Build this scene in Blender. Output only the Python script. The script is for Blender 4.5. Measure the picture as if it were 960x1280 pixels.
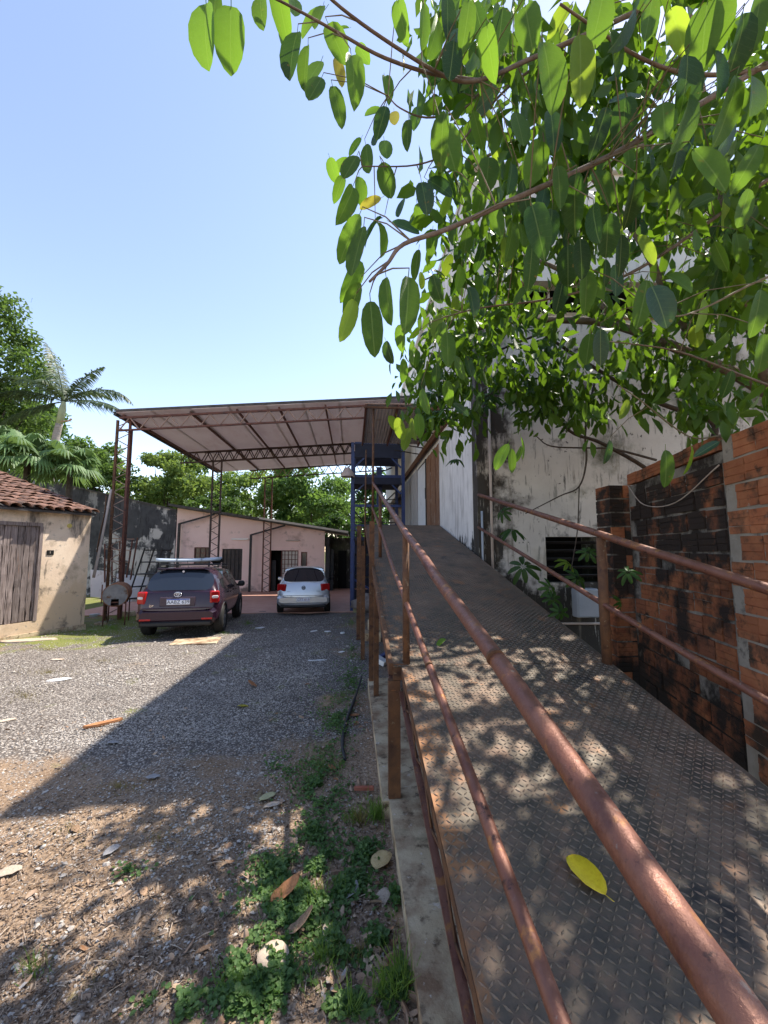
import bpy, bmesh, math, random
import numpy as np
from mathutils import Vector, Matrix, Quaternion
random.seed(7); rng = np.random.default_rng(7)
for o in list(bpy.data.objects): bpy.data.objects.remove(o)
S = bpy.context.scene; COL = S.collection
R = math.radians

# ------------------------------------------------------------------ camera, sky, sun, exposure
cam = bpy.data.cameras.new('camera'); camo = bpy.data.objects.new('camera', cam); COL.objects.link(camo)
cam.sensor_fit = 'VERTICAL'; cam.sensor_height = 36.0; cam.lens = 500/1280*36
cam.clip_start = 0.05; cam.clip_end = 2000
YAW, PITCH = R(4.55), R(5.37)
camo.location = (0, 0, 1.75)
camo.rotation_euler = (math.pi/2 + PITCH, 0, -YAW)
S.camera = camo

SUN = Vector((4.25, 2.7, 8.05)).normalized()
w = bpy.data.worlds.new('World'); S.world = w; w.use_nodes = True
nt = w.node_tree; bg = nt.nodes['Background']
sky = nt.nodes.new('ShaderNodeTexSky'); sky.sky_type = 'NISHITA'; sky.sun_disc = False
sky.sun_elevation = math.asin(SUN.z); sky.sun_rotation = math.atan2(SUN.x, SUN.y)
sky.air_density = 1.0; sky.dust_density = .15; sky.ozone_density = 5.0; sky.altitude = 0
tint = nt.nodes.new('ShaderNodeMix'); tint.data_type = 'RGBA'; tint.blend_type = 'MULTIPLY'; tint.inputs[0].default_value = 1; tint.inputs[7].default_value = (1.04, .80, .66, 1)   # hazy, slightly violet air
nt.links.new(sky.outputs[0], tint.inputs[6]); nt.links.new(tint.outputs[2], bg.inputs[0]); bg.inputs[1].default_value = 0.101
sl = bpy.data.lights.new('sun', 'SUN'); sl.energy = 2.0; sl.angle = R(0.6); sl.color = (1.0, 0.93, 0.82)
so = bpy.data.objects.new('sun', sl); COL.objects.link(so)
so.rotation_euler = SUN.to_track_quat('Z', 'Y').to_euler(); so.location = SUN*60
S.cycles.max_bounces = 6; S.cycles.diffuse_bounces = 4; S.cycles.glossy_bounces = 2; S.cycles.transmission_bounces = 3; S.cycles.caustics_reflective = False; S.cycles.caustics_refractive = False
S.view_settings.view_transform = 'Standard'; S.view_settings.look = 'None'
S.view_settings.exposure = 2.3; S.view_settings.gamma = 1.0; S.view_settings.use_curve_mapping = False

# ------------------------------------------------------------------ survey helpers: a sight line and a known distance give a place
_F = Vector((math.sin(YAW)*math.cos(PITCH), math.cos(YAW)*math.cos(PITCH), math.sin(PITCH)))
_R = Vector((math.cos(YAW), -math.sin(YAW), 0)); _U = _R.cross(_F)
EYE = Vector((0, 0, 1.75))
def ray(px, py): return _F + _R*((px-480)/500) - _U*((py-640)/500)
def PY(px, py, y): d = ray(px, py); return EYE + d*(y/d.y)
def gz(x, y):
    t = [(-50, -.08), (3, -.08), (9, -.18), (13, -.26), (22, -.5), (500, -.5)]
    for (a, za), (b, zb) in zip(t, t[1:]):
        if y <= b: return za + (zb-za)*max(0, (y-a))/(b-a)
    return -.5
def PG(px, py, dz=0):
    z = -.1
    for _ in range(6):
        d = ray(px, py); p = EYE + d*((z-1.75)/d.z); z = gz(p.x, p.y) + dz
    return Vector((p.x, p.y, z))
SL, Z0 = .236, .22
def deck(y): return Z0 + SL*y
def PR(px, py, h=0):
    d = ray(px, py); t = (Z0+h-1.75)/(d.z-SL*d.y); return EYE + d*t

# ------------------------------------------------------------------ object helpers
ORG = {}
def tag(o, label=None, cat=None, group=None, kind=None):
    if label: o['label'] = label
    if cat: o['category'] = cat
    if group: o['group'] = group
    if kind: o['kind'] = kind
    return o
def thing(name, loc, label, cat, group=None, rz=0):
    o = bpy.data.objects.new(name, None); COL.objects.link(o); o.empty_display_size = .1
    o.location = loc; o.rotation_euler = (0, 0, rz); ORG[o.name] = Vector(loc)
    return tag(o, label, cat, group)
def link(name, me, parent=None, local=False, M=None):
    o = bpy.data.objects.new(name, me); COL.objects.link(o)
    if M is not None: o.matrix_basis = M
    if parent:
        o.parent = parent
        if not local and parent.name in ORG: o.matrix_parent_inverse = Matrix.Translation(-ORG[parent.name])
    return o
class MB:
    def __init__(s): s.v = []; s.f = []; s.sm = []
    def add(s, vs, fs, smooth=False):
        b = len(s.v); s.v += [tuple(v) for v in vs]; s.f += [tuple(i+b for i in f) for f in fs]; s.sm += [smooth]*len(fs); return s
    def box(s, a, b, M=None):
        x0, y0, z0 = a; x1, y1, z1 = b
        vs = [Vector(p) for p in ((x0,y0,z0),(x1,y0,z0),(x1,y1,z0),(x0,y1,z0),(x0,y0,z1),(x1,y0,z1),(x1,y1,z1),(x0,y1,z1))]
        if M is not None: vs = [M @ v for v in vs]
        return s.add(vs, [(0,3,2,1),(4,5,6,7),(0,1,5,4),(1,2,6,5),(2,3,7,6),(3,0,4,7)])
    def rbox(s, c, h, bv=.01, M=None):
        c = Vector(c); hx, hy, hz = h; bv = min(bv, hx*.9, hy*.9, hz*.9)
        def ring(ix, iz): return [(-hx+ix,-hz),(hx-ix,-hz),(hx,-hz+iz),(hx,hz-iz),(hx-ix,hz),(-hx+ix,hz),(-hx,hz-iz),(-hx,-hz+iz)]
        rs = []
        for y, k in ((-hy, 1), (-hy+bv, 0), (hy-bv, 0), (hy, 1)):
            sx, sz = 1-k*bv/hx, 1-k*bv/hz
            rs.append([Vector((c.x+x*sx, c.y+y, c.z+z*sz)) for x, z in ring(bv, bv)])
        vs = [v for r in rs for v in r]
        if M is not None: vs = [M @ v for v in vs]
        fs = [tuple(range(7, -1, -1))[::-1], tuple(range(31, 23, -1))]
        for i in range(3):
            for j in range(8): fs.append((i*8+j, i*8+(j+1) % 8, (i+1)*8+(j+1) % 8, (i+1)*8+j))
        return s.add(vs, [f[::-1] for f in fs])
    def beam(s, p, q, w_, h_, up=(0, 0, 1)):
        p = Vector(p); q = Vector(q); d = (q-p).normalized(); u = Vector(up)
        if abs(d.dot(u)) > .98: u = Vector((0, 1, 0))
        x = d.cross(u).normalized()*w_/2; z = x.cross(d).normalized()*h_/2
        vs = [p-x-z, p+x-z, p+x+z, p-x+z, q-x-z, q+x-z, q+x+z, q-x+z]
        return s.add(vs, [(0,3,2,1)[::-1],(4,5,6,7)[::-1],(0,1,5,4)[::-1],(1,2,6,5)[::-1],(2,3,7,6)[::-1],(3,0,4,7)[::-1]])
    def tube(s, pts, r, n=8, cap=True):
        pts = [Vector(p) for p in pts]; N = len(pts)
        rs = r if isinstance(r, (list, tuple)) else [r]*N
        prev = None; vs = []
        for i, p in enumerate(pts):
            d = (pts[min(i+1, N-1)]-pts[max(i-1, 0)]).normalized()
            if prev is None:
                u = Vector((0, 0, 1)) if abs(d.z) < .9 else Vector((1, 0, 0)); x = d.cross(u).normalized()
            else: x = (prev - d*prev.dot(d)).normalized()
            prev = x; y = d.cross(x)
            vs += [p + (x*math.cos(a)+y*math.sin(a))*rs[i] for a in [2*math.pi*k/n for k in range(n)]]
        fs = [(i*n+k, i*n+(k+1) % n, (i+1)*n+(k+1) % n, (i+1)*n+k) for i in range(N-1) for k in range(n)]
        s.add(vs, fs, True)
        if cap:
            b = len(s.v)-N*n
            s.f += [tuple(b+k for k in range(n))[::-1], tuple(b+(N-1)*n+k for k in range(n))]; s.sm += [False, False]
        return s
    def mesh(s, name, mat):
        me = bpy.data.meshes.new(name); me.from_pydata(s.v, [], s.f)
        me.polygons.foreach_set('use_smooth', s.sm)
        if mat: me.materials.append(mat)
        me.update(); return me
    def build(s, name, mat, parent=None, local=False, M=None):
        return link(name, s.mesh(name, mat), parent, local, M)
def npmesh(name, V, F, mat, smooth=False):
    V = np.asarray(V, dtype=np.float32); F = np.asarray(F, dtype=np.int32); k = F.shape[1]
    me = bpy.data.meshes.new(name); me.vertices.add(len(V)); me.vertices.foreach_set('co', V.ravel())
    me.loops.add(F.size); me.loops.foreach_set('vertex_index', F.ravel())
    me.polygons.add(len(F)); me.polygons.foreach_set('loop_start', np.arange(len(F), dtype=np.int32)*k)
    me.polygons.foreach_set('loop_total', np.full(len(F), k, dtype=np.int32))
    me.polygons.foreach_set('use_smooth', np.full(len(F), smooth))
    if mat: me.materials.append(mat)
    me.update(calc_edges=True); return me
def scatter(TV, TF, P, AX, UP, SC, jit=0):
    """copies of a template: x -> side, y -> AX, z -> normal"""
    TV = np.asarray(TV, float); P = np.asarray(P, float); n = len(P)
    A = np.asarray(AX, float); A /= np.linalg.norm(A, axis=1)[:, None]+1e-9
    U = np.asarray(UP, float); X = np.cross(A, U); X /= np.linalg.norm(X, axis=1)[:, None]+1e-9
    N = np.cross(X, A); SC = np.broadcast_to(np.asarray(SC, float), (n,)) if np.ndim(SC) < 2 else SC
    if SC.ndim == 1: SC = np.stack([SC]*3, 1)
    V = (P[:, None, :] + TV[None, :, 0, None]*X[:, None, :]*SC[:, None, 0:1] + TV[None, :, 1, None]*A[:, None, :]*SC[:, None, 1:2]
         + TV[None, :, 2, None]*N[:, None, :]*SC[:, None, 2:3])
    if jit: V = V + rng.normal(0, jit, V.shape)
    F = np.asarray(TF)[None] + (np.arange(n)*len(TV))[:, None, None]
    return V.reshape(-1, 3), F.reshape(-1, np.asarray(TF).shape[1])
def spline(pts, k=6):
    P = [Vector(p) for p in pts]; P = [P[0]*2-P[1]]+P+[P[-1]*2-P[-2]]; out = []
    for i in range(1, len(P)-2):
        a, b, c, d = P[i-1], P[i], P[i+1], P[i+2]
        for j in range(k):
            t = j/k; out.append(.5*((2*b)+(c-a)*t+(2*a-5*b+4*c-d)*t*t+(3*b-a-3*c+d)*t**3))
    out.append(P[-2].copy()); return out
def text(name, s, mat, parent, M, size, local=True, depth=.002):
    c = bpy.data.curves.new(name, 'FONT'); c.body = s; c.size = size; c.align_x = 'CENTER'; c.align_y = 'CENTER'; c.extrude = depth
    t = bpy.data.objects.new('tmp', c); me = bpy.data.meshes.new_from_object(t); bpy.data.objects.remove(t); me.name = name
    me.materials.clear(); me.materials.append(mat)
    return link(name, me, parent, local, M)

# ------------------------------------------------------------------ materials
def mat(name, col, col2=None, scale=3, rough=.75, rough2=None, bump=.2, bscale=40, metal=0, spec=.35, coord='pos', stains=(), rnd=0, rndcol=None,
        trans=None, stretch=(1, 1, 1), detail=6, lo=.35, hi=.65, bdist=.01):
    m = bpy.data.materials.new(name); m.use_nodes = True; t = m.node_tree; N = t.nodes; L = t.links
    b = N['Principled BSDF']; out = N['Material Output']
    b.inputs['Roughness'].default_value = rough; b.inputs['Metallic'].default_value = metal; b.inputs['Specular IOR Level'].default_value = spec
    if coord == 'pos': src = N.new('ShaderNodeNewGeometry').outputs['Position']
    else: src = N.new('ShaderNodeTexCoord').outputs['Object']
    mp = N.new('ShaderNodeMapping'); mp.inputs['Scale'].default_value = stretch; L.new(src, mp.inputs['Vector'])
    info = N.new('ShaderNodeObjectInfo')
    if coord == 'obj':
        ad = N.new('ShaderNodeVectorMath'); ad.operation = 'ADD'
        cx = N.new('ShaderNodeMath'); cx.operation = 'MULTIPLY'; cx.inputs[1].default_value = 37; L.new(info.outputs['Random'], cx.inputs[0])
        L.new(mp.outputs[0], ad.inputs[0]); L.new(cx.outputs[0], ad.inputs[1]); vec = ad.outputs[0]
    else: vec = mp.outputs[0]
    def noise(sc, det=detail, ro=.6, v=None):
        n = N.new('ShaderNodeTexNoise'); n.inputs['Scale'].default_value = sc; n.inputs['Detail'].default_value = det; n.inputs['Roughness'].default_value = ro
        L.new(v or vec, n.inputs['Vector']); return n.outputs['Fac']
    def ramp(f, a, c):
        r = N.new('ShaderNodeMapRange'); r.inputs['From Min'].default_value = a; r.inputs['From Max'].default_value = c; r.clamp = True; L.new(f, r.inputs['Value']); return r.outputs[0]
    def mix(f, a, c, mode='MIX'):
        x = N.new('ShaderNodeMix'); x.data_type = 'RGBA'; x.blend_type = mode
        if isinstance(f, float): x.inputs['Factor'].default_value = f
        else: L.new(f, x.inputs['Factor'])
        for s_, q in ((6, a), (7, c)):
            if isinstance(q, tuple): x.inputs[s_].default_value = (*q[:3], 1)
            else: L.new(q, x.inputs[s_])
        return x.outputs[2]
    c = (*col, 1)
    if col2: c = mix(ramp(noise(scale), lo, hi), col, col2)
    if rnd:
        g = N.new('ShaderNodeHueSaturation'); v = N.new('ShaderNodeMapRange'); v.inputs['To Min'].default_value = 1-rnd; v.inputs['To Max'].default_value = 1+rnd
        L.new(info.outputs['Random'], v.inputs['Value']); L.new(v.outputs[0], g.inputs['Value'])
        if isinstance(c, tuple): g.inputs['Color'].default_value = c
        else: L.new(c, g.inputs['Color'])
        c = g.outputs[0]
    if rndcol:
        f = ramp(info.outputs['Random'], rndcol[1], rndcol[2]); c = mix(f, c, rndcol[0])
    for st in stains:      # (colour, scale, lo, hi, [stretch], [z range])
        v = None
        if len(st) > 4 and st[4]:
            mm = N.new('ShaderNodeMapping'); mm.inputs['Scale'].default_value = st[4]; mm.inputs['Location'].default_value = (3.1, 7.7, 1.3); L.new(src, mm.inputs['Vector']); v = mm.outputs[0]
        f = noise(st[1], 8, .65, v)
        if len(st) > 5 and st[5]:
            sp = N.new('ShaderNodeSeparateXYZ'); L.new(src, sp.inputs[0])
            ax, a, bb, amt = st[5]; zf = ramp(sp.outputs[ax], a, bb)
            mu = N.new('ShaderNodeMath'); mu.operation = 'MULTIPLY_ADD'; mu.inputs[1].default_value = amt; L.new(zf, mu.inputs[0]); L.new(f, mu.inputs[2]); f = mu.outputs[0]
        c = mix(ramp(f, st[2], st[3]), c, st[0])
    if isinstance(c, tuple): b.inputs['Base Color'].default_value = c
    else: L.new(c, b.inputs['Base Color'])
    if rough2 is not None:
        rr = N.new('ShaderNodeMapRange'); rr.inputs['From Min'].default_value = .3; rr.inputs['From Max'].default_value = .7
        rr.inputs['To Min'].default_value = rough; rr.inputs['To Max'].default_value = rough2; L.new(noise(scale*3), rr.inputs['Value']); L.new(rr.outputs[0], b.inputs['Roughness'])
    if bump:
        bp = N.new('ShaderNodeBump'); bp.inputs['Strength'].default_value = bump; bp.inputs['Distance'].default_value = bdist
        L.new(noise(bscale, 5, .7), bp.inputs['Height']); L.new(bp.outputs[0], b.inputs['Normal'])
    if trans:
        tr = N.new('ShaderNodeBsdfTranslucent'); ms = N.new('ShaderNodeMixShader'); ms.inputs[0].default_value = trans[1]
        if rnd or rndcol:
            tc = mix(1.0, trans[0], (1, 1, 1), 'MULTIPLY')
            g = N.new('ShaderNodeHueSaturation'); v = N.new('ShaderNodeMapRange'); v.inputs['To Min'].default_value = .75; v.inputs['To Max'].default_value = 1.25
            L.new(info.outputs['Random'], v.inputs['Value']); L.new(v.outputs[0], g.inputs['Value']); L.new(tc, g.inputs['Color']); L.new(g.outputs[0], tr.inputs[0])
        else: tr.inputs[0].default_value = (*trans[0], 1)
        L.new(b.outputs[0], ms.inputs[1]); L.new(tr.outputs[0], ms.inputs[2]); L.new(ms.outputs[0], out.inputs['Surface'])
    return m

RUST = (.20, .075, .03); DKR = (.07, .03, .018)
M_rail = mat('painted_rusty_pipe', (.16, .062, .040), (.21, .092, .060), 9, .34, .6, bump=.3, bscale=55, metal=.35, spec=.5,
             stains=[((.30, .13, .045), 14, .57, .64), ((.05, .022, .018), 22, .60, .66), ((.22, .15, .12), 40, .64, .68), ((.09, .03, .022), 3, .55, .65)])
M_post = mat('rusted_steel', (.085, .043, .025), (.16, .075, .034), 12, .75, bump=.4, bscale=60, metal=.1,
             stains=[((.05, .025, .018), 9, .54, .66), ((.25, .2, .13), 16, .62, .70)])
M_deck = mat('chequer_plate', (.068, .056, .042), (.11, .086, .062), 6, .52, .75, bump=.25, bscale=120, metal=.35, spec=.5, bdist=.004,
             stains=[((.24, .155, .105), 1.6, .48, .66), ((.17, .105, .07), 7, .50, .66), ((.28, .125, .05), 3.5, .60, .70), ((.035, .031, .028), 2.7, .60, .68), ((.26, .125, .055), 6, .62, .72, None, (0, .62, .34, .16))])
M_lug = mat('chequer_lugs', (.092, .076, .058), (.14, .108, .08), 8, .38, .6, bump=.1, bscale=90, metal=.4, spec=.5,
            stains=[((.24, .155, .11), 1.9, .50, .70), ((.16, .10, .07), 7, .52, .72)])
M_conc = mat('kerb_concrete', (.46, .35, .22), (.58, .47, .32), 4, .9, bump=.6, bscale=50,
             stains=[((.22, .13, .075), 3.2, .44, .62), ((.12, .08, .05), 9, .55, .66), ((.14, .13, .07), 2.2, .60, .70), ((.58, .5, .42), 15, .62, .68)])
M_white = mat('white_limewash', (.62, .60, .58), (.72, .70, .68), 2.5, .85, bump=.3, bscale=25,
              stains=[((.42, .40, .385), 3, .50, .68, (2.6, 2.6, .4)), ((.03, .027, .025), 3.2, .70, .76, (2, 2, .6), (2, 2.35, 1.5, .36)), ((.25, .22, .2), 14, .66, .72)])
M_plaster = mat('mouldy_plaster', (.52, .485, .44), (.63, .595, .545), 1.6, .9, bump=.5, bscale=22,
                stains=[((.36, .31, .22), .8, .55, .75), ((.05, .04, .032), 1.5, .60, .72, None, (0, 2.75, 1.95, .30)), ((.04, .036, .03), 1.3, .58, .66, None, (2, 1.75, 1.0, .30)),
                        ((.045, .04, .035), 11, .63, .68), ((.16, .14, .11), 2.4, .58, .70, (3, 3, .35)), ((.05, .045, .04), 3.0, .60, .68, (2.5, 2.5, .5), (0, 2.6, 2.0, .16)), ((.10, .10, .06), .9, .56, .70, None, (0, 3.6, 6, .12)), ((.30, .29, .26), 5, .6, .64, (3, 3, .4))])
M_plaster_up = mat('upper_plaster', (.55, .55, .52), (.64, .63, .60), 1.2, .9, bump=.4, bscale=20, stains=[((.30, .29, .27), 2, .55, .75, (2, 2, .4)), ((.10, .10, .09), 8, .67, .72)])
M_brick = mat('hollow_clay_brick', (.30, .095, .042), (.37, .145, .062), 6, .88, bump=.5, bscale=70, rnd=.3, rndcol=((.20, .075, .04), .55, 1.0),
              stains=[((.45, .26, .18), 6, .64, .70), ((.030, .020, .016), 1.9, .48, .60, None, (2, 1.15, 1.75, .11)), ((.035, .022, .016), 6, .54, .66), ((.022, .016, .013), 2.6, .62, .80, None, (2, .85, .1, .28))])  # last entry paints the shadow at the wall foot into the bricks
M_brick_clean = mat('clean_clay_brick', (.33, .11, .05), (.40, .155, .072), 6, .88, bump=.5, bscale=70, rnd=.15,
                    stains=[((.06, .04, .028), 2.3, .50, .62), ((.45, .38, .32), 7, .64, .72), ((.045, .032, .024), 8, .56, .68)])
M_mortar = mat('grey_mortar', (.20, .18, .155), (.30, .275, .24), 6, .95, bump=.8, bscale=45, stains=[((.03, .023, .019), 1.9, .46, .58), ((.02, .016, .013), 2, .58, .68, None, (2, .75, .2, .3))])  # last entry carries the same painted shadow along the foot of the mortar
M_mortar2 = mat('pale_column_concrete', (.27, .24, .20), (.37, .33, .28), 6, .95, bump=.7, bscale=40, stains=[((.05, .04, .035), 3, .58, .68)])
M_blue = mat('blue_painted_steel', (.010, .026, .11), (.017, .042, .15), 7, .5, bump=.15, bscale=50, spec=.5, stains=[((.02, .025, .05), 5, .55, .7), ((.13, .06, .03), 16, .68, .73)])
M_bluedk = mat('dark_blue_sheet', (.007, .010, .026), (.012, .017, .04), 5, .6, bump=.15)
M_dark = mat('dark_steel', (.02, .02, .022), (.035, .033, .033), 9, .6, bump=.2, stains=[((.09, .045, .025), 12, .62, .7)])
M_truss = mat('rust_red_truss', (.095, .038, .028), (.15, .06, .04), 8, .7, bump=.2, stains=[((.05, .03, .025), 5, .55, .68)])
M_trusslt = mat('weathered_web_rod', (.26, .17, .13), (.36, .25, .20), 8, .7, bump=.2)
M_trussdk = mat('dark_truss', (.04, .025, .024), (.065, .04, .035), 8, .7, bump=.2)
M_roofun = mat('roof_sheet', (.58, .555, .56), (.64, .615, .62), 1.2, .6, bump=.05, bscale=10, stains=[((.50, .42, .41), 2, .5, .7, (1, .3, 1))], trans=((.72, .64, .65), .22))
M_awn = mat('awning_sheet', (.34, .32, .33), (.42, .40, .41), 2, .6, bump=.1, bscale=30, stains=[((.22, .15, .11), 3, .6, .72)])
M_pink = mat('pink_plaster', (.80, .57, .525), (.84, .62, .575), 1.5, .85, bump=.15, bscale=30, stains=[((.45, .30, .26), 1.4, .58, .75), ((.22, .16, .14), 1.6, .60, .72, (1, 1, 1), (2, .35, -.35, .14))])
M_mould = mat('black_mould_wall', (.045, .045, .05), (.085, .083, .088), 1.4, .92, bump=.3, bscale=15,
              stains=[((.26, .25, .25), 1.1, .56, .62, (1.5, 1.5, .6)), ((.48, .45, .43), 1.0, .56, .61, None, (2, 2.8, 1.1, .12)), ((.025, .025, .028), 4, .55, .65, (3, 3, .35))])
M_roofdk = mat('dark_roof_edge', (.05, .045, .042), (.10, .09, .085), 4, .8, bump=.3)
M_rooflt = mat('pale_metal_flashing', (.5, .47, .43), None, 3, .5, bump=.1)
M_hut = mat('peeling_hut_plaster', (.66, .51, .38), (.76, .62, .48), 1.8, .9, bump=.5, bscale=25,
            stains=[((.42, .33, .24), 1.7, .52, .66), ((.56, .42, .29), .9, .50, .66, None, (2, 1.5, .4, .12)), ((.09, .075, .06), 1.5, .60, .68, (2.6, 2.6, .55)), ((.30, .27, .24), 10, .62, .68), ((.12, .10, .085), .95, .57, .66, (1.8, 1.8, .42)), ((.16, .13, .10), 2.2, .60, .70, None, (2, .5, -.2, .12))])
M_wood = mat('weathered_planks', (.15, .115, .105), (.27, .22, .205), 5, .9, bump=.9, bscale=14, coord='obj', rnd=.25, stretch=(6, 6, .45), stains=[((.05, .035, .03), 4, .54, .64, (9, 9, .5)), ((.16, .07, .035), 2.5, .63, .7)])
M_woodp = mat('peeling_brown_boards', (.17, .085, .05), (.25, .135, .08), 4, .85, bump=.7, bscale=14, coord='pos', stretch=(6, 6, .5), stains=[((.40, .32, .25), 5, .585, .63, (6, 6, .6)), ((.07, .035, .02), 4, .58, .66, (7, 7, .4))])
M_tile = mat('clay_roof_tile', (.15, .08, .056), (.235, .13, .095), 6, .9, bump=.5, bscale=40, coord='obj', rnd=.32, stains=[((.085, .055, .045), 5, .52, .64), ((.42, .28, .2), 9, .64, .7)])
M_doorw = mat('pale_door', (.60, .63, .68), (.66, .69, .73), 3, .6, bump=.05, stains=[((.4, .38, .36), 4, .63, .72)])
M_clad = mat('grey_cladding', (.30, .29, .29), (.38, .37, .37), 3, .7, bump=.2, stretch=(1, 8, .3), stains=[((.18, .12, .09), 3, .6, .7)])
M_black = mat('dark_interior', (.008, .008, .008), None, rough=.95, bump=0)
M_steelbox = mat('grey_enamel', (.32, .35, .39), (.38, .41, .45), 4, .45, bump=.05, stains=[((.2, .18, .16), 6, .64, .72)])
M_pipe = mat('pale_conduit', (.42, .34, .29), (.5, .42, .36), 6, .6, bump=.1)
M_terr = mat('red_terrace_floor', (.46, .24, .18), (.54, .31, .24), 2, .6, bump=.15, bscale=12, stains=[((.40, .26, .2), 1.4, .6, .75)])
M_lamp = mat('tube_lamp', (.8, .8, .78), None, rough=.3, bump=0)
M_galv = mat('galvanised_panel', (.50, .54, .58), (.60, .63, .66), 3, .4, bump=.05, metal=.3, stains=[((.35, .33, .31), 4, .6, .7)])
M_whitebd = mat('white_panel', (.68, .70, .72), (.76, .77, .78), 2, .5, bump=.05, stains=[((.45, .43, .4), 3, .6, .7)])
M_drum = mat('rusty_drum', (.22, .085, .04), (.30, .14, .075), 5, .75, bump=.3, stains=[((.40, .26, .14), 4, .6, .68), ((.06, .03, .02), 6, .56, .66)])
M_drumend = mat('drum_end_grey', (.15, .145, .15), (.23, .22, .22), 6, .65, bump=.2, stains=[((.13, .07, .045), 7, .55, .65)])
M_bark = mat('grey_brown_bark', (.12, .085, .06), (.20, .15, .115), 12, .9, bump=.8, bscale=45, stains=[((.26, .22, .18), 9, .6, .68)])
M_barkdk = mat('dark_bark', (.045, .033, .025), (.08, .06, .045), 14, .9, bump=.6, bscale=45)
M_twig = mat('young_twig', (.13, .10, .05), (.19, .15, .09), 18, .8, bump=.3)

def leafmat(name, c1, c2, tr, f=.4, rough=.45, rnd=.3, rc=None, spec=.25, scale=9, rib=False):
    m = mat(name, c1, c2, scale, rough, bump=.25, bscale=30, coord='obj', spec=spec, rnd=rnd, rndcol=rc, trans=(tr, f))
    if rib:      # pale midrib and side veins, brown flecks
        t = m.node_tree; N = t.nodes; L = t.links; b = N['Principled BSDF']; tc = N.new('ShaderNodeTexCoord'); sp = N.new('ShaderNodeSeparateXYZ'); L.new(tc.outputs['Object'], sp.inputs[0])
        def mth(op, a, c):
            x = N.new('ShaderNodeMath'); x.operation = op
            for k, q_ in enumerate((a, c)):
                if isinstance(q_, (int, float)): x.inputs[k].default_value = q_
                else: L.new(q_, x.inputs[k])
            return x.outputs[0]
        ax = mth('ABSOLUTE', sp.outputs[0], 0); rb = mth('LESS_THAN', ax, .011)
        ph = mth('SINE', mth('MULTIPLY', mth('SUBTRACT', sp.outputs[1], mth('MULTIPLY', ax, .75)), 62), 0); vn = mth('MULTIPLY', mth('GREATER_THAN', ph, .92), .16)
        fac = mth('MULTIPLY', mth('MAXIMUM', rb, vn), .45); src = b.inputs['Base Color'].links[0].from_socket
        x = N.new('ShaderNodeMix'); x.data_type = 'RGBA'; L.new(fac, x.inputs[0]); L.new(src, x.inputs[6]); x.inputs[7].default_value = (.24, .34, .10, 1)
        n = N.new('ShaderNodeTexNoise'); n.inputs['Scale'].default_value = 7; n.inputs['Detail'].default_value = 5; inf = N.new('ShaderNodeObjectInfo'); vm = N.new('ShaderNodeVectorMath'); vm.operation = 'ADD'
        L.new(tc.outputs['Object'], vm.inputs[0]); L.new(mth('MULTIPLY', inf.outputs['Random'], 50), vm.inputs[1]); L.new(vm.outputs[0], n.inputs['Vector'])
        y = N.new('ShaderNodeMix'); y.data_type = 'RGBA'; L.new(mth('GREATER_THAN', n.outputs['Fac'], .69), y.inputs[0]); L.new(x.outputs[2], y.inputs[6]); y.inputs[7].default_value = (.16, .11, .03, 1); L.new(y.outputs[2], b.inputs['Base Color'])
    return m
M_leaf = leafmat('broad_leaf', (.040, .092, .014), (.058, .122, .018), (.22, .40, .028), .42, rib=True)
M_leafb = leafmat('bright_leaf', (.10, .18, .022), (.14, .23, .026), (.42, .58, .04), .48, rib=True)  # brighter copy of the leaf green, backlit glow put into its colour
M_leafd = leafmat('old_shaded_leaf', (.016, .048, .012), (.024, .062, .016), (.09, .20, .014), .32, rib=True)  # darker green of older leaves, with crown shade painted into the colour
M_leafg = leafmat('bluish_leaf', (.030, .075, .038), (.042, .095, .048), (.08, .19, .03), .26, rough=.35, spec=.4, rib=True)
M_leafy = leafmat('yellowing_leaf', (.34, .28, .03), (.40, .36, .05), (.5, .45, .05), .35)
M_mass = leafmat('crown_leaves', (.026, .066, .010), (.055, .112, .014), (.17, .31, .016), .34, scale=1.6)
M_palmate = leafmat('palmate_leaf', (.024, .062, .014), (.04, .09, .018), (.11, .24, .02), .34)
M_far1 = leafmat('far_leaves', (.065, .12, .035), (.11, .18, .05), (.21, .35, .06), .38, rough=.6, spec=.2, scale=.6)
M_far2 = leafmat('far_leaves_dark', (.04, .09, .028), (.075, .14, .04), (.14, .27, .04), .36, rough=.6, spec=.2, scale=.6)
M_far3 = leafmat('far_leaves_yellow', (.09, .145, .04), (.14, .20, .055), (.25, .35, .06), .38, rough=.6, spec=.2, scale=.6)
M_palm = leafmat('palm_frond', (.055, .085, .042), (.085, .115, .06), (.10, .15, .05), .25, rough=.45)
M_fan = leafmat('fan_palm_leaf', (.085, .15, .055), (.14, .215, .09), (.20, .31, .08), .35, rough=.45)
M_weed = leafmat('weed_leaves', (.075, .145, .045), (.13, .215, .075), (.20, .36, .07), .4, rough=.5, scale=6)
M_grass = leafmat('grass_blades', (.09, .165, .03), (.14, .22, .045), (.22, .36, .05), .4, rough=.5, scale=3)
M_drygrass = leafmat('dry_grass', (.24, .20, .06), (.33, .26, .10), (.3, .26, .08), .3, rough=.6, scale=3)
M_dryleaf = mat('dry_leaf', (.22, .125, .07), (.36, .245, .16), 12, .8, bump=.4, bscale=60, coord='obj', rnd=.25)
M_drypale = mat('pale_dry_leaf', (.42, .33, .25), (.52, .42, .33), 12, .8, bump=.4, bscale=60, coord='obj', rnd=.1)
M_dryorange = mat('orange_dry_leaf', (.32, .13, .05), (.42, .19, .08), 14, .75, bump=.4, bscale=60, coord='obj')
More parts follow.
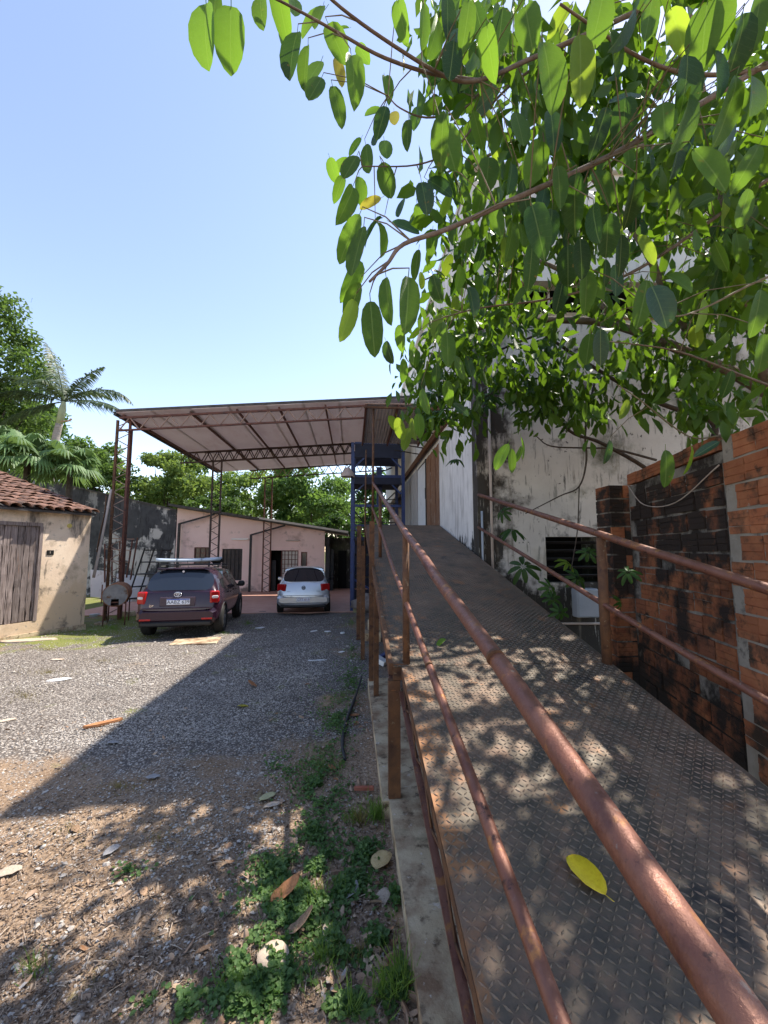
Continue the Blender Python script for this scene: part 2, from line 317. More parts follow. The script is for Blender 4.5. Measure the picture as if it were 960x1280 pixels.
M_drygrey = mat('grey_dry_leaf', (.26, .25, .25), (.36, .34, .33), 14, .8, bump=.4, bscale=60, coord='obj')
M_yleaf = mat('bright_yellow_leaf', (.62, .42, .012), (.70, .52, .02), 14, .45, bump=.2, bscale=60, coord='obj', stains=[((.35, .22, .02), 22, .66, .72)])
M_litter = mat('leaf_litter', (.17, .11, .072), (.36, .275, .205), 25, .85, bump=.3, lo=.3, hi=.7, detail=2, stains=[((.08, .052, .038), 31, .54, .58), ((.50, .43, .37), 37, .62, .66), ((.26, .25, .25), 53, .60, .63)])
M_gravel = mat('crushed_stone', (.25, .222, .198), (.50, .45, .40), 33, .85, bump=.3, bscale=60, detail=1, lo=.3, hi=.7, stains=[((.33, .25, .18), 1.2, .58, .72), ((.055, .05, .05), 41, .60, .64)])
M_paper = mat('white_litter', (.68, .68, .68), (.75, .74, .72), 9, .7, bump=.2, coord='obj')
M_brickred = mat('red_shard', (.30, .09, .055), (.38, .14, .09), 12, .85, bump=.4, coord='obj')

# ------------------------------------------------------------------ ground
def ground_mat():
    m = bpy.data.materials.new('gravel_and_dirt'); m.use_nodes = True; t = m.node_tree; N = t.nodes; L = t.links
    b = N['Principled BSDF']; b.inputs['Roughness'].default_value = .92; b.inputs['Specular IOR Level'].default_value = .2
    g = N.new('ShaderNodeNewGeometry'); sp = N.new('ShaderNodeSeparateXYZ'); L.new(g.outputs['Position'], sp.inputs[0])
    def noise(sc, det=6, ro=.6):
        n = N.new('ShaderNodeTexNoise'); n.inputs['Scale'].default_value = sc; n.inputs['Detail'].default_value = det; n.inputs['Roughness'].default_value = ro; L.new(g.outputs['Position'], n.inputs['Vector']); return n.outputs['Fac']
    def rg(f, a, c, d=0, e=1):
        r = N.new('ShaderNodeMapRange'); r.inputs[1].default_value = a; r.inputs[2].default_value = c; r.inputs[3].default_value = d; r.inputs[4].default_value = e; L.new(f, r.inputs[0]); return r.outputs[0]
    def mth(op, a, c):
        x = N.new('ShaderNodeMath'); x.operation = op
        for i, q in enumerate((a, c)):
            if isinstance(q, (int, float)): x.inputs[i].default_value = q
            else: L.new(q, x.inputs[i])
        return x.outputs[0]
    def mix(f, a, c):
        x = N.new('ShaderNodeMix'); x.data_type = 'RGBA'; L.new(f, x.inputs[0])
        for s_, q in ((6, a), (7, c)):
            if isinstance(q, tuple): x.inputs[s_].default_value = (*q, 1)
            else: L.new(q, x.inputs[s_])
        return x.outputs[2]
    vo = N.new('ShaderNodeTexVoronoi'); vo.inputs['Scale'].default_value = 42; L.new(g.outputs['Position'], vo.inputs['Vector'])
    sx = N.new('ShaderNodeSeparateXYZ'); L.new(vo.outputs['Color'], sx.inputs[0])
    stone = mix(sx.outputs[0], (.26, .228, .20), (.50, .445, .39))
    stone = mix(rg(vo.outputs['Distance'], .2, .55), stone, (.10, .085, .075))
    dirt = mix(rg(noise(2.2), .3, .7), (.215, .145, .092), (.33, .235, .16))
    dirt = mix(rg(noise(45, 3), .50, .66), dirt, (.13, .085, .055))
    dirt = mix(rg(noise(70, 2), .60, .68), dirt, (.42, .34, .27))
    dirt = mix(rg(noise(1.3, 3), .60, .72), dirt, (.42, .27, .15))
    mk = mth('ADD', rg(sp.outputs[1], 2.6, 4.6, -.35, .32), noise(1.1, 5))
    mk = mth('ADD', mk, rg(sp.outputs[0], -.9, .1, 0, -.25)); mk = mth('ADD', mk, rg(sp.outputs[0], -7.5, -4.4, -.22, 0))
    c = mix(rg(mk, .46, .60), dirt, stone)
    gr = mth('ADD', noise(1.7, 5), mth('MULTIPLY', rg(sp.outputs[1], 7.6, 9.2), rg(sp.outputs[0], -3.6, -4.8, 0, .25)))
    c = mix(rg(gr, .62, .74), c, (.16, .17, .05))
    L.new(c, b.inputs['Base Color'])
    bp = N.new('ShaderNodeBump'); bp.inputs['Strength'].default_value = .8; bp.inputs['Distance'].default_value = .012
    L.new(mth('ADD', vo.outputs['Distance'], noise(60, 4)), bp.inputs['Height']); L.new(bp.outputs[0], b.inputs['Normal'])
    return m
M_ground = ground_mat()
def bumpz(x, y): return .012*math.sin(x*3.1+y*1.7)+.010*math.sin(x*1.3-y*2.9)+.007*math.sin(7*x+3*y)+.006*math.sin(9*y-4*x)
def axis(a, b, n1, far): return np.concatenate([-np.geomspace(far, abs(a)+.5, 14), np.linspace(a, b, n1), np.geomspace(b+.5, far, 14)])
gx = axis(-10, 6, 110, 400); gy = axis(-4, 24, 150, 400)
V = [(x, y, gz(x, y)+(bumpz(x, y) if -10 < x < 6 and -4 < y < 20 else 0)) for y in gy for x in gx]
nx = len(gx); F_ = [(j*nx+i, j*nx+i+1, (j+1)*nx+i+1, (j+1)*nx+i) for j in range(len(gy)-1) for i in range(nx-1)]
tag(link('ground', npmesh('ground', V, F_, M_ground, True)), kind='structure')
# concrete footing the ramp legs stand on, in three cast lengths
kb = tag(link('kerb', MB().box((.27, -1, -.3), (.62, 2.93, .022)).box((.225, 2.934, -.3), (.62, 5.6, .018)).box((.23, 8.6, -.35), (.62, 8.95, .0)).mesh('kerb', M_conc)), kind='structure')
# red floor in front of the pink building
tr = tag(link('terrace', MB().add([(-8.9, 13.05, -.24), (1.9, 13.25, -.24), (1.9, 24, -.40), (-8.9, 24, -.40), (-8.9, 13.05, -.5), (1.9, 13.25, -.5), (1.9, 24, -.7), (-8.9, 24, -.7)],
     [(0,1,2,3),(4,5,1,0),(5,6,2,1),(6,7,3,2),(7,4,0,3)]).mesh('terrace', M_terr)), kind='structure')

# ------------------------------------------------------------------ warehouse
WX = 2.0
wh = thing('warehouse', (4.5, 8, -.1), 'tall mouldy plastered warehouse whose side door the steel ramp climbs to', 'building')
def wy(x): return 6.12-.06*(x-2)
A = math.atan2(-.06, 1)
def fw(x0, x1, z0, z1, t=.25, name='front_wall', m=M_plaster, off=0):
    b_ = MB().add([(x0, wy(x0)+off, z0), (x1, wy(x1)+off, z0), (x1, wy(x1)+off+t, z0), (x0, wy(x0)+off+t, z0), (x0, wy(x0)+off, z1), (x1, wy(x1)+off, z1), (x1, wy(x1)+off+t, z1), (x0, wy(x0)+off+t, z1)],
                [(0,3,2,1),(4,5,6,7),(0,1,5,4),(1,2,6,5),(2,3,7,6),(3,0,4,7)]); return b_.build(name, m, wh)
def cells(xs, zs, holes):
    for x0, x1 in zip(xs, xs[1:]):
        for z0, z1 in zip(zs, zs[1:]):
            cx, cz = (x0+x1)/2, (z0+z1)/2
            if not any(a < cx < b and c < cz < d for a, b, c, d in holes): yield x0, x1, z0, z1
hole = (3.02, 3.98, 1.24, 1.95)
b = MB()
for x0, x1, z0, z1 in cells([1.97, 3.02, 3.98, 12], [-.4, 1.24, 1.95, 5.62], [hole]):
    y0, y1 = wy(x0), wy(x1)
    b.add([(x0, y0, z0), (x1, y1, z0), (x1, y1+.25, z0), (x0, y0+.25, z0), (x0, y0, z1), (x1, y1, z1), (x1, y1+.25, z1), (x0, y0+.25, z1)], [(0,3,2,1),(4,5,6,7),(0,1,5,4),(1,2,6,5),(2,3,7,6),(3,0,4,7)])
b.build('front_wall', M_plaster, wh)
fw(1.97, 12, 6.2, 8.15, .25, 'upper_wall', M_plaster_up, -.02)
fw(2.0, 12, 8.15, 8.27, .45, 'coping', M_plaster_up, -.1)
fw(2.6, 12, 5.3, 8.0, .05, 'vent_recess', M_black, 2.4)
MB().box((2.26, 6.4, 8.02), (12, 24, 8.1)).build('roof', M_roofdk, wh)
MB().box((11.9, 6.2, -.4), (12, 24, 8.0)).build('far_wall', M_plaster, wh)
MB().box((2.26, 23.8, -.4), (11.9, 24, 8.0)).build('rear_wall', M_plaster, wh)
fw(1.97, 2.6, 5.62, 6.2, .25, 'vent_pier', M_plaster)
fw(2.5, 12, 5.55, 5.63, .5, 'vent_sill', M_conc, -.05)
for x in (3.3, 4.1, 4.9, 5.7, 6.5, 7.3): MB().tube([(x, wy(x)+.15, 5.6), (x, wy(x)+.15, 6.22)], .02, 6).build('vent_bar', M_pipe, wh)
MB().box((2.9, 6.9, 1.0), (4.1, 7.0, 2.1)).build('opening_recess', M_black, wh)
for i in range(5): MB().beam((3.0, wy(3)+.12, 1.34+i*.13), (4.0, wy(4)+.12, 1.34+i*.13), .07, .012, (0, .5, .8)).build('louvre_slat', M_dark, wh)
# side wall of the warehouse, running away from the camera
MB().box((WX-.032, 6.375, -.4), (WX+.25, 8.86, 8.12)).build('white_side_wall', M_white, wh)
MB().box((WX+.03, 8.86, 4.25), (WX+.25, 24, 8.12)).build('upper_side_wall', M_plaster_up, wh)
MB().box((WX+.03, 8.86, -.6), (WX+.25, 24, 2.26)).build('lower_side_wall', M_plaster, wh)
MB().box((WX-.06, 5.9, 8.13), (WX+.4, 24, 8.24)).build('side_coping', M_plaster_up, wh)
for i in range(9):
    y0 = 8.88+i*.2; MB().box((WX-.0+.006*(i % 3), y0, 2.28), (WX+.05, y0+.192, 4.22+.02*(i % 2))).build('wall_board', M_woodp, wh)
dr = MB().box((WX+.03, 10.75, 2.28), (WX+.08, 12.2, 4.2)).build('door', M_doorw, wh)
MB().box((WX-.01, 10.70, 2.28), (WX+.06, 10.745, 4.24)).build('door_frame', M_dark, dr)
MB().box((WX+.0, 10.83, 3.15), (WX+.029, 10.87, 3.45)).build('handle', M_dark, dr)
for i in range(10): MB().box((WX+.0+.012*(i % 2), 12.22+i*.38, 2.2), (WX+.06, 12.22+i*.38+.376, 4.24)).build('cladding_panel', M_clad, wh)
MB().box((WX-.10, 8.0, 4.35), (WX-.032, 16, 4.5)).build('wall_beam', M_post, wh)
MB().tube([(2.17, wy(2.17)-.03, .3), (2.17, wy(2.17)-.03, 4.6)], .022, 8).build('conduit', M_pipe, wh)
MB().tube([(2.02, wy(2.02)-.03, .8), (2.02, wy(2.02)-.03, 2.35)], .018, 8).build('conduit', M_steelbox, wh)
MB().tube([(2.9, wy(2.9)-.02, .62), (4.2, wy(4.2)-.02, .62)], .02, 6).build('conduit', M_pipe, wh)
eb = thing('electrical_box', (3.55, wy(3.5)-.1, .73), 'grey metal electrical box on the warehouse wall below the dark louvred opening', 'electrical box')
MB().rbox((3.55, wy(3.55)-.085, .945), (.17, .08, .215), .012).build('case', M_steelbox, eb)
MB().rbox((3.55, wy(3.55)-.172, .945), (.155, .006, .20), .004).build('door', M_steelbox, eb)
MB().tube([(3.66, wy(3.6)-.18, 1.0), (3.66, wy(3.6)-.20, 1.0)], .014, 10).build('lock', M_dark, eb)

# ------------------------------------------------------------------ steel ramp
rp = thing('steel_ramp', (1.1, 1, 0), 'long rusty chequer plate ramp with brown pipe handrails leading up to the warehouse door', 'ramp')
XL, XR = .36, 1.93
LUG = np.array([(-.0052, 0, 0), (0, -.0175, 0), (.0052, 0, 0), (0, .0175, 0), (0, -.007, .0045), (0, .007, .0045)])
LUGF = np.array([(0, 1, 4), (1, 2, 4), (2, 3, 5), (3, 0, 5), (0, 4, 5), (2, 5, 4)])
def plate(y0, y1, dz, xl):
    sl = Vector((0, 1, SL)).normalized(); nn = Vector((0, -SL, 1)).normalized()
    p = MB(); q = lambda x, y, h: (x, y-h*SL*.97, deck(y)+dz+h)
    p.add([q(xl, y0, -.008), q(XR, y0, -.008), q(XR, y1, -.008), q(xl, y1, -.008), q(xl, y0, 0), q(XR, y0, 0), q(XR, y1, 0), q(xl, y1, 0)], [(0,3,2,1),(4,5,6,7),(0,1,5,4),(1,2,6,5),(2,3,7,6),(3,0,4,7)])
    o = p.build('deck_plate', M_deck, rp)
    pit = .027; ni = int((XR-xl-.02)/pit); nj = int((y1-y0)/pit*1.0275)
    I, J = np.meshgrid(np.arange(ni), np.arange(nj)); I = I.ravel(); J = J.ravel()
    yy = y0+.012+J*pit/1.0275; ok = yy < y1-.01; I, J, yy = I[ok], J[ok], yy[ok]
    P = np.stack([xl+.02+I*pit, yy, Z0+SL*yy+dz], 1); s = np.where((I+J) % 2 == 0, 1., -1.)
    AX = np.stack([s*.75, np.full(len(s), .66), np.full(len(s), .66*SL)], 1); UP = np.tile(np.array(nn), (len(s), 1))
    Vv, Ff = scatter(LUG, LUGF, P, AX, UP, rng.uniform(.74, .95, len(s)))
    tag(link('tread_lugs', npmesh('tread_lugs', Vv, Ff, M_lug), o), kind='stuff')
plate(-.85, 2.938, 0, XL); plate(2.941, 5.9, .003, XL-.06); plate(5.903, 8.72, .003, XL-.06)
MB().box((XL-.06, 8.73, 2.268), (XR, 12.4, 2.285)).build('landing', M_deck, rp)
for y0, y1, xs in ((-.8, 2.93, XL), (2.95, 8.72, XL-.055)):     # side trusses: chords and zigzag rods
    for x, nm in ((xs+.012, 0), (XR-.02, 1)):
        MB().beam((x, y0, deck(y0)-.035), (x, y1, deck(y1)-.035), .03, .05).build('upper_chord', M_post, rp)
        MB().beam((x-.014, y0, deck(y0)-.17), (x-.014, y1, deck(y1)-.17), .035, .012).build('lower_chord', M_rail if nm == 0 else M_post, rp)
        n = int((y1-y0)/.2); wb = MB()
        for i in range(n):
            ya = y0+(y1-y0)*i/n; yb = y0+(y1-y0)*(i+1)/n; hi, lo = -.06, -.165
            if i % 2: hi, lo = lo, hi
            MB().tube([(x-.008, ya, deck(ya)+hi), (x-.008, yb, deck(yb)+lo)], .006, 5).build('web_rod', M_post, rp)
MB().beam((XL-.075, 2.955, deck(2.95)-.02), (XL-.075, 8.7, deck(8.7)-.02), .028, .085).build('edge_angle', M_post, rp)
MB().box((.30, 2.955, deck(2.95)-.10), (.40, 2.975, deck(2.95)+.012)).build('end_plate', M_post, rp)
def post(x, y, z0, z1, w_=.05, nm='rail_post', m=M_post): MB().box((x-w_/2, y-w_/2, z0), (x+w_/2, y+w_/2, z1)).build(nm, m, rp)
for x, y in ((.40, 2.98), (.42, 6.0)): MB().tube([(x, y, deck(y)-.05), (x, y, deck(y)+.94)], .026, 10).build('rail_post', M_post, rp)
MB().tube([(1.90, 2.93, deck(2.93)-.1), (1.90, 2.93, deck(2.93)+.93)], .036, 10).build('rail_post', M_post, rp)
# legs below the deck
def leg(x, y, zt, m=M_post, w_=.06):
    MB().box((x-w_/2, y-.03, .0 if y < 6 else gz(x, y)-.02), (x+w_/2, y+.03, zt)).build('leg', m, rp)
leg(.31, 2.98, deck(2.98)-.11, M_post, .085); leg(.27, 5.5, deck(5.5)+.62, w_=.07); leg(.30, 4.95, deck(4.95)-.06, w_=.06)
leg(.20, 7.2, deck(7.2)-.1, w_=.07); leg(.15, 8.75, 2.27, w_=.09)
for y in (3.0, 5.5, 7.2, 8.75): leg(1.85, y, deck(y)-.12)
def pipe(pts, r, nm='handrail'):
    q2 = random.Random(len(pts)*7+int(r*1e4)); P_ = spline(pts, 3); P_ = [p+Vector((q2.uniform(-.005, .005), 0, q2.uniform(-.004, .004))) for p in P_]
    return MB().tube(spline(P_, 4), r, 14).build(nm, M_rail, rp)
pipe([(.405, -.6, deck(-.6)+.955), (.405, .5, deck(.5)+.95), (.415, 1.5, deck(1.5)+.945), (.40, 3, deck(3)+.95), (.42, 6, deck(6)+.95), (.44, 8.6, deck(8.6)+.95)], .026)
pipe([(.40, -.6, deck(-.6)+.44), (.40, .8, deck(.8)+.44), (.40, 3, deck(3)+.43), (.41, 6, deck(6)+.44), (.42, 8.6, deck(8.6)+.44)], .0195, 'midrail')
pipe([(1.90, -.6, deck(-.6)+.95), (1.90, 1.7, deck(1.7)+.945), (1.91, 3, deck(3)+.95), (1.98, 6.1, deck(6.1)+.95)], .027)
pipe([(1.89, -.6, deck(-.6)+.44), (1.89, 1.7, deck(1.7)+.43), (1.90, 3, deck(3)+.43), (1.96, 6.1, deck(6.1)+.44)], .021, 'midrail')
for x, y, h in ((.412, 1.15, .95), (.40, 2.1, .44), (.42, 4.3, .95), (1.905, 2.3, .95)):     # weld beads
    MB().tube([(x, y-.006, deck(y-.006)+h), (x, y+.006, deck(y+.006)+h)], .0272 if h > .9 else .0207, 12).build('weld_bead', M_post, rp)

# awning over the door
aw = thing('door_awning', (1.1, 10, 2.28), 'small grey sheet awning on a thin rusty pipe post over the ramp top', 'awning')
b = MB(); n = 44; vs = []; 
for i in range(n+1):
    x = .26+(1.96-.26)*i/n; dz = .018 if i % 2 else 0
    for y, z in ((8.5, 4.93), (11.4, 4.80)): vs.append((x, y, z+dz+.02)); vs.append((x, y, z+dz+.024))
fs = []
for i in range(n):
    a = i*4; c = a+4; fs += [(a, a+2, c+2, c), (a+1, c+1, c+3, a+3), (a, c, c+1, a+1)]
b.add(vs, fs).build('sheet', M_awn, aw)
for x in (.28, 1.0, 1.9): MB().beam((x, 8.5, 4.91), (x, 11.4, 4.78), .04, .06).build('rafter', M_truss, aw)
MB().beam((.24, 8.52, 4.86), (1.98, 8.52, 4.86), .04, .04).build('front_bar', M_post, aw)
MB().beam((.24, 8.50, 4.93), (1.98, 8.50, 4.96), .03, .03).build('front_bar', M_trusslt, aw)
MB().tube([(.44, 8.62, deck(8.6)-.02), (.45, 8.6, 4.85)], .025, 8).build('post', M_post, aw)
MB().tube([(.28, 8.9, 1.2), (.30, 8.9, 4.0)], .018, 8).build('post', M_post, aw)
for i in range(4): MB().beam((1.2, 11.3-.7*i, 4.62), (1.98, 11.3-.7*i, 4.50), .025, .025).build('bracket', M_dark, aw)

# ------------------------------------------------------------------ brick wall on the right
bw = thing('brick_wall', (3.6, 4.3, 0), 'orange hollow brick wall with black mould stains to the right of the ramp', 'wall')
P0 = Vector((3.08, 2.98, 0)); P1 = Vector((3.633, 4.976, 0)); D = (P1-P0).normalized(); NL = Vector((-D.y, D.x, 0)); LEN = (P1-P0).length
def wM(s, z, off): p = P0+D*s+NL*off; return Matrix(((D.x, -NL.x, 0, p.x), (D.y, -NL.y, 0, p.y), (0, 0, 1, z), (0, 0, 0, 1)))
ZT = 2.60
MB().box((.0, .012, -.3), (LEN, .14, ZT-.02), wM(0, 0, 0)).build('mortar_core', M_mortar, bw)
def brickmesh(l, h, t, name, m):
    prof = [(0, 0)]
    for k in (1/3, 2/3): prof += [(0, h*k-.004), (.006, h*k-.002), (.006, h*k+.002), (0, h*k+.004)]
    prof += [(0, h), (t, h), (t, 0)]
    prof = [(a, b_) for a, b_ in prof]; n = len(prof); bb = MB()
    bb.add([(x, a, z) for x in (0, l) for a, z in prof], [(i, (i+1) % n, n+(i+1) % n, n+i)[::-1] for i in range(n)]+[tuple(range(n)), tuple(range(2*n-1, n-1, -1))])
    return bb.mesh(name, m)
BL, BH = .29, .192
def chip(me, a):
    for v in me.vertices: v.co += Vector((random.uniform(-a, a), random.uniform(-a, a)*.8, random.uniform(-a, a)*.8))
    return me
variants = [chip(brickmesh(BL-.022, BH-.022, .10, 'brick', M_brick), .005) for _ in range(6)]+[chip(brickmesh(BL*.5-.022, BH-.022, .10, 'brick', M_brick), .005)]
rr = random.Random(3)
nrow = int(ZT/BH)
for r in range(nrow):
    z = .0+r*BH; s = .12 + (-.145 if r % 2 else 0)
    while s < LEN-.1:
        half = (s < .12)
        me = variants[6] if half else variants[rr.randrange(6)]
        ss = .12 if half else s
        Mx = wM(ss+.010, z+.011+rr.uniform(-.006, .006), .0+rr.uniform(-.008, .012)) @ Matrix.Rotation(rr.uniform(-.025, .025), 4, 'Y')
        if not (rr.random() < .03) and s+(BL*.5 if half else BL) < LEN+.02: link('brick', me, bw, M=Mx)
        s += BL
top = brickmesh(.27, .135, .12, 'coping_brick', M_brick_clean)
for i in range(11):
    if i*.275+.4 < LEN: link('coping_brick', top, bw, M=wM(.12+i*.275, ZT-.008+.004*math.sin(i*2.3), .012+.004*math.sin(i)))
# near toothed pier (bricks standing out of a rough concrete column)
MB().box((-1.3, .004, -.3), (.10, .2, 2.68), wM(0, 0, 0)).build('concrete_column', M_mortar2, bw)
piers = [chip(brickmesh(.238, .185, .14, 'pier_brick', M_brick_clean), .005) for _ in range(4)]
for k in range(13):
    z = .03+k*.205
    for c in range(6):
        x0 = (.10 if k % 2 else -.03)-.247-c*.256
        link('pier_brick', piers[rr.randrange(4)], bw, M=wM(x0+rr.uniform(-.008, .008), z+rr.uniform(-.004, .004), .006+rr.uniform(-.004, .004)))
MB().tube(spline([P0+D*2.0+NL*.02+Vector((0, 0, 2.58)), P0+D*1.5+NL*.05+Vector((0, 0, 2.28)), P0+D*.8+NL*.05+Vector((0, 0, 2.22)), P0+D*.1+NL*.03+Vector((0, 0, 2.46))], 6), .006, 5).build('hanging_cable', M_pipe, bw)
# far pier, its own stack
pc_ = P1+Vector((-.02, .05, 0))
bp_ = thing('brick_pier', (pc_.x, pc_.y, 0), 'square brick pier at the far end of the stained brick wall', 'pier')
MB().box((pc_.x-.19, pc_.y+.01, -.3), (pc_.x+.17, pc_.y+.3, 2.60)).build('core', M_mortar, bp_)
pf = brickmesh(.178, .165, .06, 'brick', M_brick); pfc = brickmesh(.178, .165, .06, 'brick', M_brick_clean); pfs = brickmesh(.29, .165, .06, 'brick', M_brick)
for k in range(14):
    z = .02+k*.186
    for i in range(2): link('brick', pf if (k*3+i) % 5 else pfc, bp_, M=Matrix.Translation((pc_.x-.2+i*.188, pc_.y-.006*((k+i) % 3), z)))
    link('brick', pfs, bp_, M=Matrix.Translation((pc_.x-.204+.004*(k % 2), pc_.y+.305, z)) @ Matrix.Rotation(-math.pi/2, 4, 'Z'))

# ------------------------------------------------------------------ canopy on lattice columns
cn = thing('steel_canopy', (-2.5, 16, -.3), 'wide open sided steel canopy with rusty trusses above the parked cars', 'canopy')
def rz_(x): return 5.66+(x+6.85)*.080
rod6 = MB().tube([(0, 0, 0), (0, 0, 1)], 1, 6).mesh('web_rod', M_trusslt); rod6d = MB().tube([(0, 0, 0), (0, 0, 1)], 1, 6).mesh('web_rod', M_trussdk)
def rod(p, q, r, parent, me, nm='web_rod'):
    p = Vector(p); q = Vector(q); d = q-p
    return link(nm, me, parent, M=Matrix.Translation(p) @ d.to_track_quat('Z', 'Y').to_matrix().to_4x4() @ Matrix.Diagonal((r, r, d.length, 1)))
def truss(x0, x1, y, dep, n, m, rm, r=.02):
    t = MB().beam((x0, y, rz_(x0)-.05), (x1, y, rz_(x1)-.05), .06, .06).build('truss', m, cn)
    MB().beam((x0, y, rz_(x0)-.05-dep), (x1, y, rz_(x1)-.05-dep), .06, .05).build('bottom_chord', m, t)
    for i in range(n):
        a = x0+(x1-x0)*i/n; c = x0+(x1-x0)*(i+1)/n; u, v = (-.05-dep, -.05) if i % 2 == 0 else (-.05, -.05-dep)
        rod((a, y, rz_(a)+u), (c, y, rz_(c)+v), r, t, rm)
    return t
truss(-6.85, 1.75, 12.05, .38, 30, M_truss, rod6, .021)
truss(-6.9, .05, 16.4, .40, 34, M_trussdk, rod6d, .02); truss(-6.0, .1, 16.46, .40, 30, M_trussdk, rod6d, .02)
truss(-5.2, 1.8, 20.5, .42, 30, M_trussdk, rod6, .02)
for i, x in enumerate((-6.75, -4.85, -3.5, -2.25, -.85, .4, 1.6)): MB().beam((x, 12.05, rz_(x)+.02), (x, 20.8, rz_(x)+.035), .05, .07).build('purlin', M_truss if i < 5 else M_trussdk, cn)
def lcol(x, y, z0, z1, wd, n, m, rm, lm=None):
    c = MB().beam((x-wd/2, y, z0), (x-wd/2, y, z1), .06, .06).build('column', m, cn)
    MB().beam((x+wd/2, y, z0), (x+wd/2, y, z1), .06, .06).build('column_leg', lm or m, c)
    for i in range(n):
        za = z0+(z1-z0)*i/n; zb = z0+(z1-z0)*(i+1)/n; s = 1 if i % 2 else -1
        rod((x-s*wd/2, y, za), (x+s*wd/2, y, zb), .013, c, rm)
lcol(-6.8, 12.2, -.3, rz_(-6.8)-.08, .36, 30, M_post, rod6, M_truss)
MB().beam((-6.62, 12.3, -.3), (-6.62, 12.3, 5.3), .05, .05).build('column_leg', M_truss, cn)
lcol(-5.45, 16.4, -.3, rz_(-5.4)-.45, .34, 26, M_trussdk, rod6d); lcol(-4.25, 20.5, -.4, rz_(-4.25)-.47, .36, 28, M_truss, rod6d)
xs = [-6.92, -5.95, -4.85, -3.75, -2.65, -1.55, -.45, .65, 1.8]
for i in range(8):
    x0, x1 = xs[i], xs[i+1]; l = .012*(i % 2)+.085
    MB().add([(x, y, rz_(x)+z) for z in (l, l+.025) for x, y in ((x0, 11.98), (x1+.05, 11.98), (x1+.05, 21), (x0, 21))], [(0,3,2,1),(4,5,6,7),(0,1,5,4),(1,2,6,5),(2,3,7,6),(3,0,4,7)]).build('roof_sheet', M_roofun, cn)
MB().beam((-6.92, 11.97, rz_(-6.92)+.145), (1.8, 11.97, rz_(1.8)+.145), .03, .07).build('roof_edge', M_roofdk, cn)
MB().beam((-6.95, 11.98, rz_(-6.95)+.07), (-6.95, 21, rz_(-6.95)+.07), .08, .10).build('gutter', M_dark, cn)

# ------------------------------------------------------------------ blue hoist frame
bh = thing('blue_hoist_frame', (.85, 14.2, -.3), 'tall blue steel hoist frame standing beyond the ramp top', 'hoist')
Y0_, Y1_ = 13.4, 14.9
for x, y in ((.0, Y0_), (1.72, Y0_), (.05, Y1_), (1.66, Y1_)): MB().box((x-.055, y-.055, -.32), (x+.055, y+.055, 5.38)).build('post', M_blue, bh)
def bb(z0, z1, m=M_blue, y=Y0_, t=.1, nm='beam'): MB().box((.072, y-t/2, z0), (1.648, y+t/2, z1)).build(nm, m, bh)
bb(4.86, 5.34, M_bluedk, nm='top_panel'); bb(5.34, 5.40); bb(3.95, 4.25, M_bluedk); bb(4.18, 4.27, M_blue, Y0_-.055, .02); bb(3.18, 3.26); bb(2.05, 2.18, M_bluedk); bb(4.9, 5.3, M_bluedk, Y1_); bb(2.6, 2.68, M_blue, Y1_)
MB().box((.05, Y0_+.06, 3.98), (1.65, Y1_-.08, 4.02)).build('platform', M_bluedk, bh); MB().box((.05, Y0_+.06, 2.08), (1.65, Y1_-.08, 2.12)).build('platform', M_bluedk, bh)
for sx, x in ((1, .07), (-1, 1.65)):
    for z in (4.86, 3.95): MB().beam((x, Y0_, z-.32), (x+sx*.32, Y0_, z), .05, .06, (0, 1, 0)).build('knee_brace', M_blue, bh)
    MB().beam((x, Y0_, 2.5), (x+sx*.25, Y0_, 2.17), .04, .05, (0, 1, 0)).build('knee_brace', M_blue, bh)
for z in (3.62, 3.48, 2.92, 2.75, 2.45, 2.3): MB().beam((.05, Y1_-.09, z), (1.66, Y1_-.09, z), .03, .03).build('guard_bar', M_dark, bh)
for (a, c) in (((.1, 3.9), (1.5, 2.3)), ((.2, 4.35), (1.5, 4.85)), ((1.6, 3.9), (.9, 3.2)), ((.1, 3.15), (.9, 2.2))): MB().beam((a[0], Y1_+.02, a[1]), (c[0], Y1_+.02, c[1]), .04, .05, (0, 1, 0)).build('diagonal_brace', M_dark, bh)
MB().box((.86, 14.1, 3.26), (1.05, 14.25, 4.7)).build('lift_mast', M_blue, bh)
for x in (-.02, 1.72): MB().beam((x+.01, Y0_+.1, .2), (x+.01, Y1_-.1, 1.6), .05, .05).build('side_brace', M_blue, bh)
MB().beam((.05, Y0_, .78), (.75, Y0_+.1, .35), .06, .06, (0, 1, 0)).build('diagonal_brace', M_blue, bh)
MB().beam((.1, Y0_+.2, .85), (1.2, Y0_+.6, 1.75), .06, .08, (0, 1, 0)).build('diagonal_brace', M_dark, bh)
for i in range(5): MB().box((.1, 14.6, .0+i*.4), (1.66, 14.64, .32+i*.4)).build('back_panel', M_bluedk, bh)
MB().box((.05, 13.2, -.3), (1.3, 13.9, -.12)).build('base_slab', mat('yellow_stained_slab', (.30, .27, .12), (.25, .22, .17), 3, .9), bh)
fl = thing('floodlight', (-.1, 13.3, 4.2), 'round pale floodlight shade clamped on the blue hoist frame', 'lamp')
pr = [(.03, .16), (.07, .15), (.10, .10), (.17, .02), (.22, -.10), (.23, -.16)]
b = MB(); n = 16; b.add([(-.16+r*math.cos(2*math.pi*k/n), 13.2+r*math.sin(2*math.pi*k/n), 4.32+z) for r, z in pr for k in range(n)], [(i*n+k, i*n+(k+1) % n, (i+1)*n+(k+1) % n, (i+1)*n+k) for i in range(len(pr)-1) for k in range(n)], True)
b.build('shade', mat('enamel_shade', (.45, .37, .34), None, rough=.4, bump=0), fl); MB().tube([(-.16, 13.2, 4.45), (-.06, 13.3, 4.6)], .02, 6).build('arm', M_dark, fl)
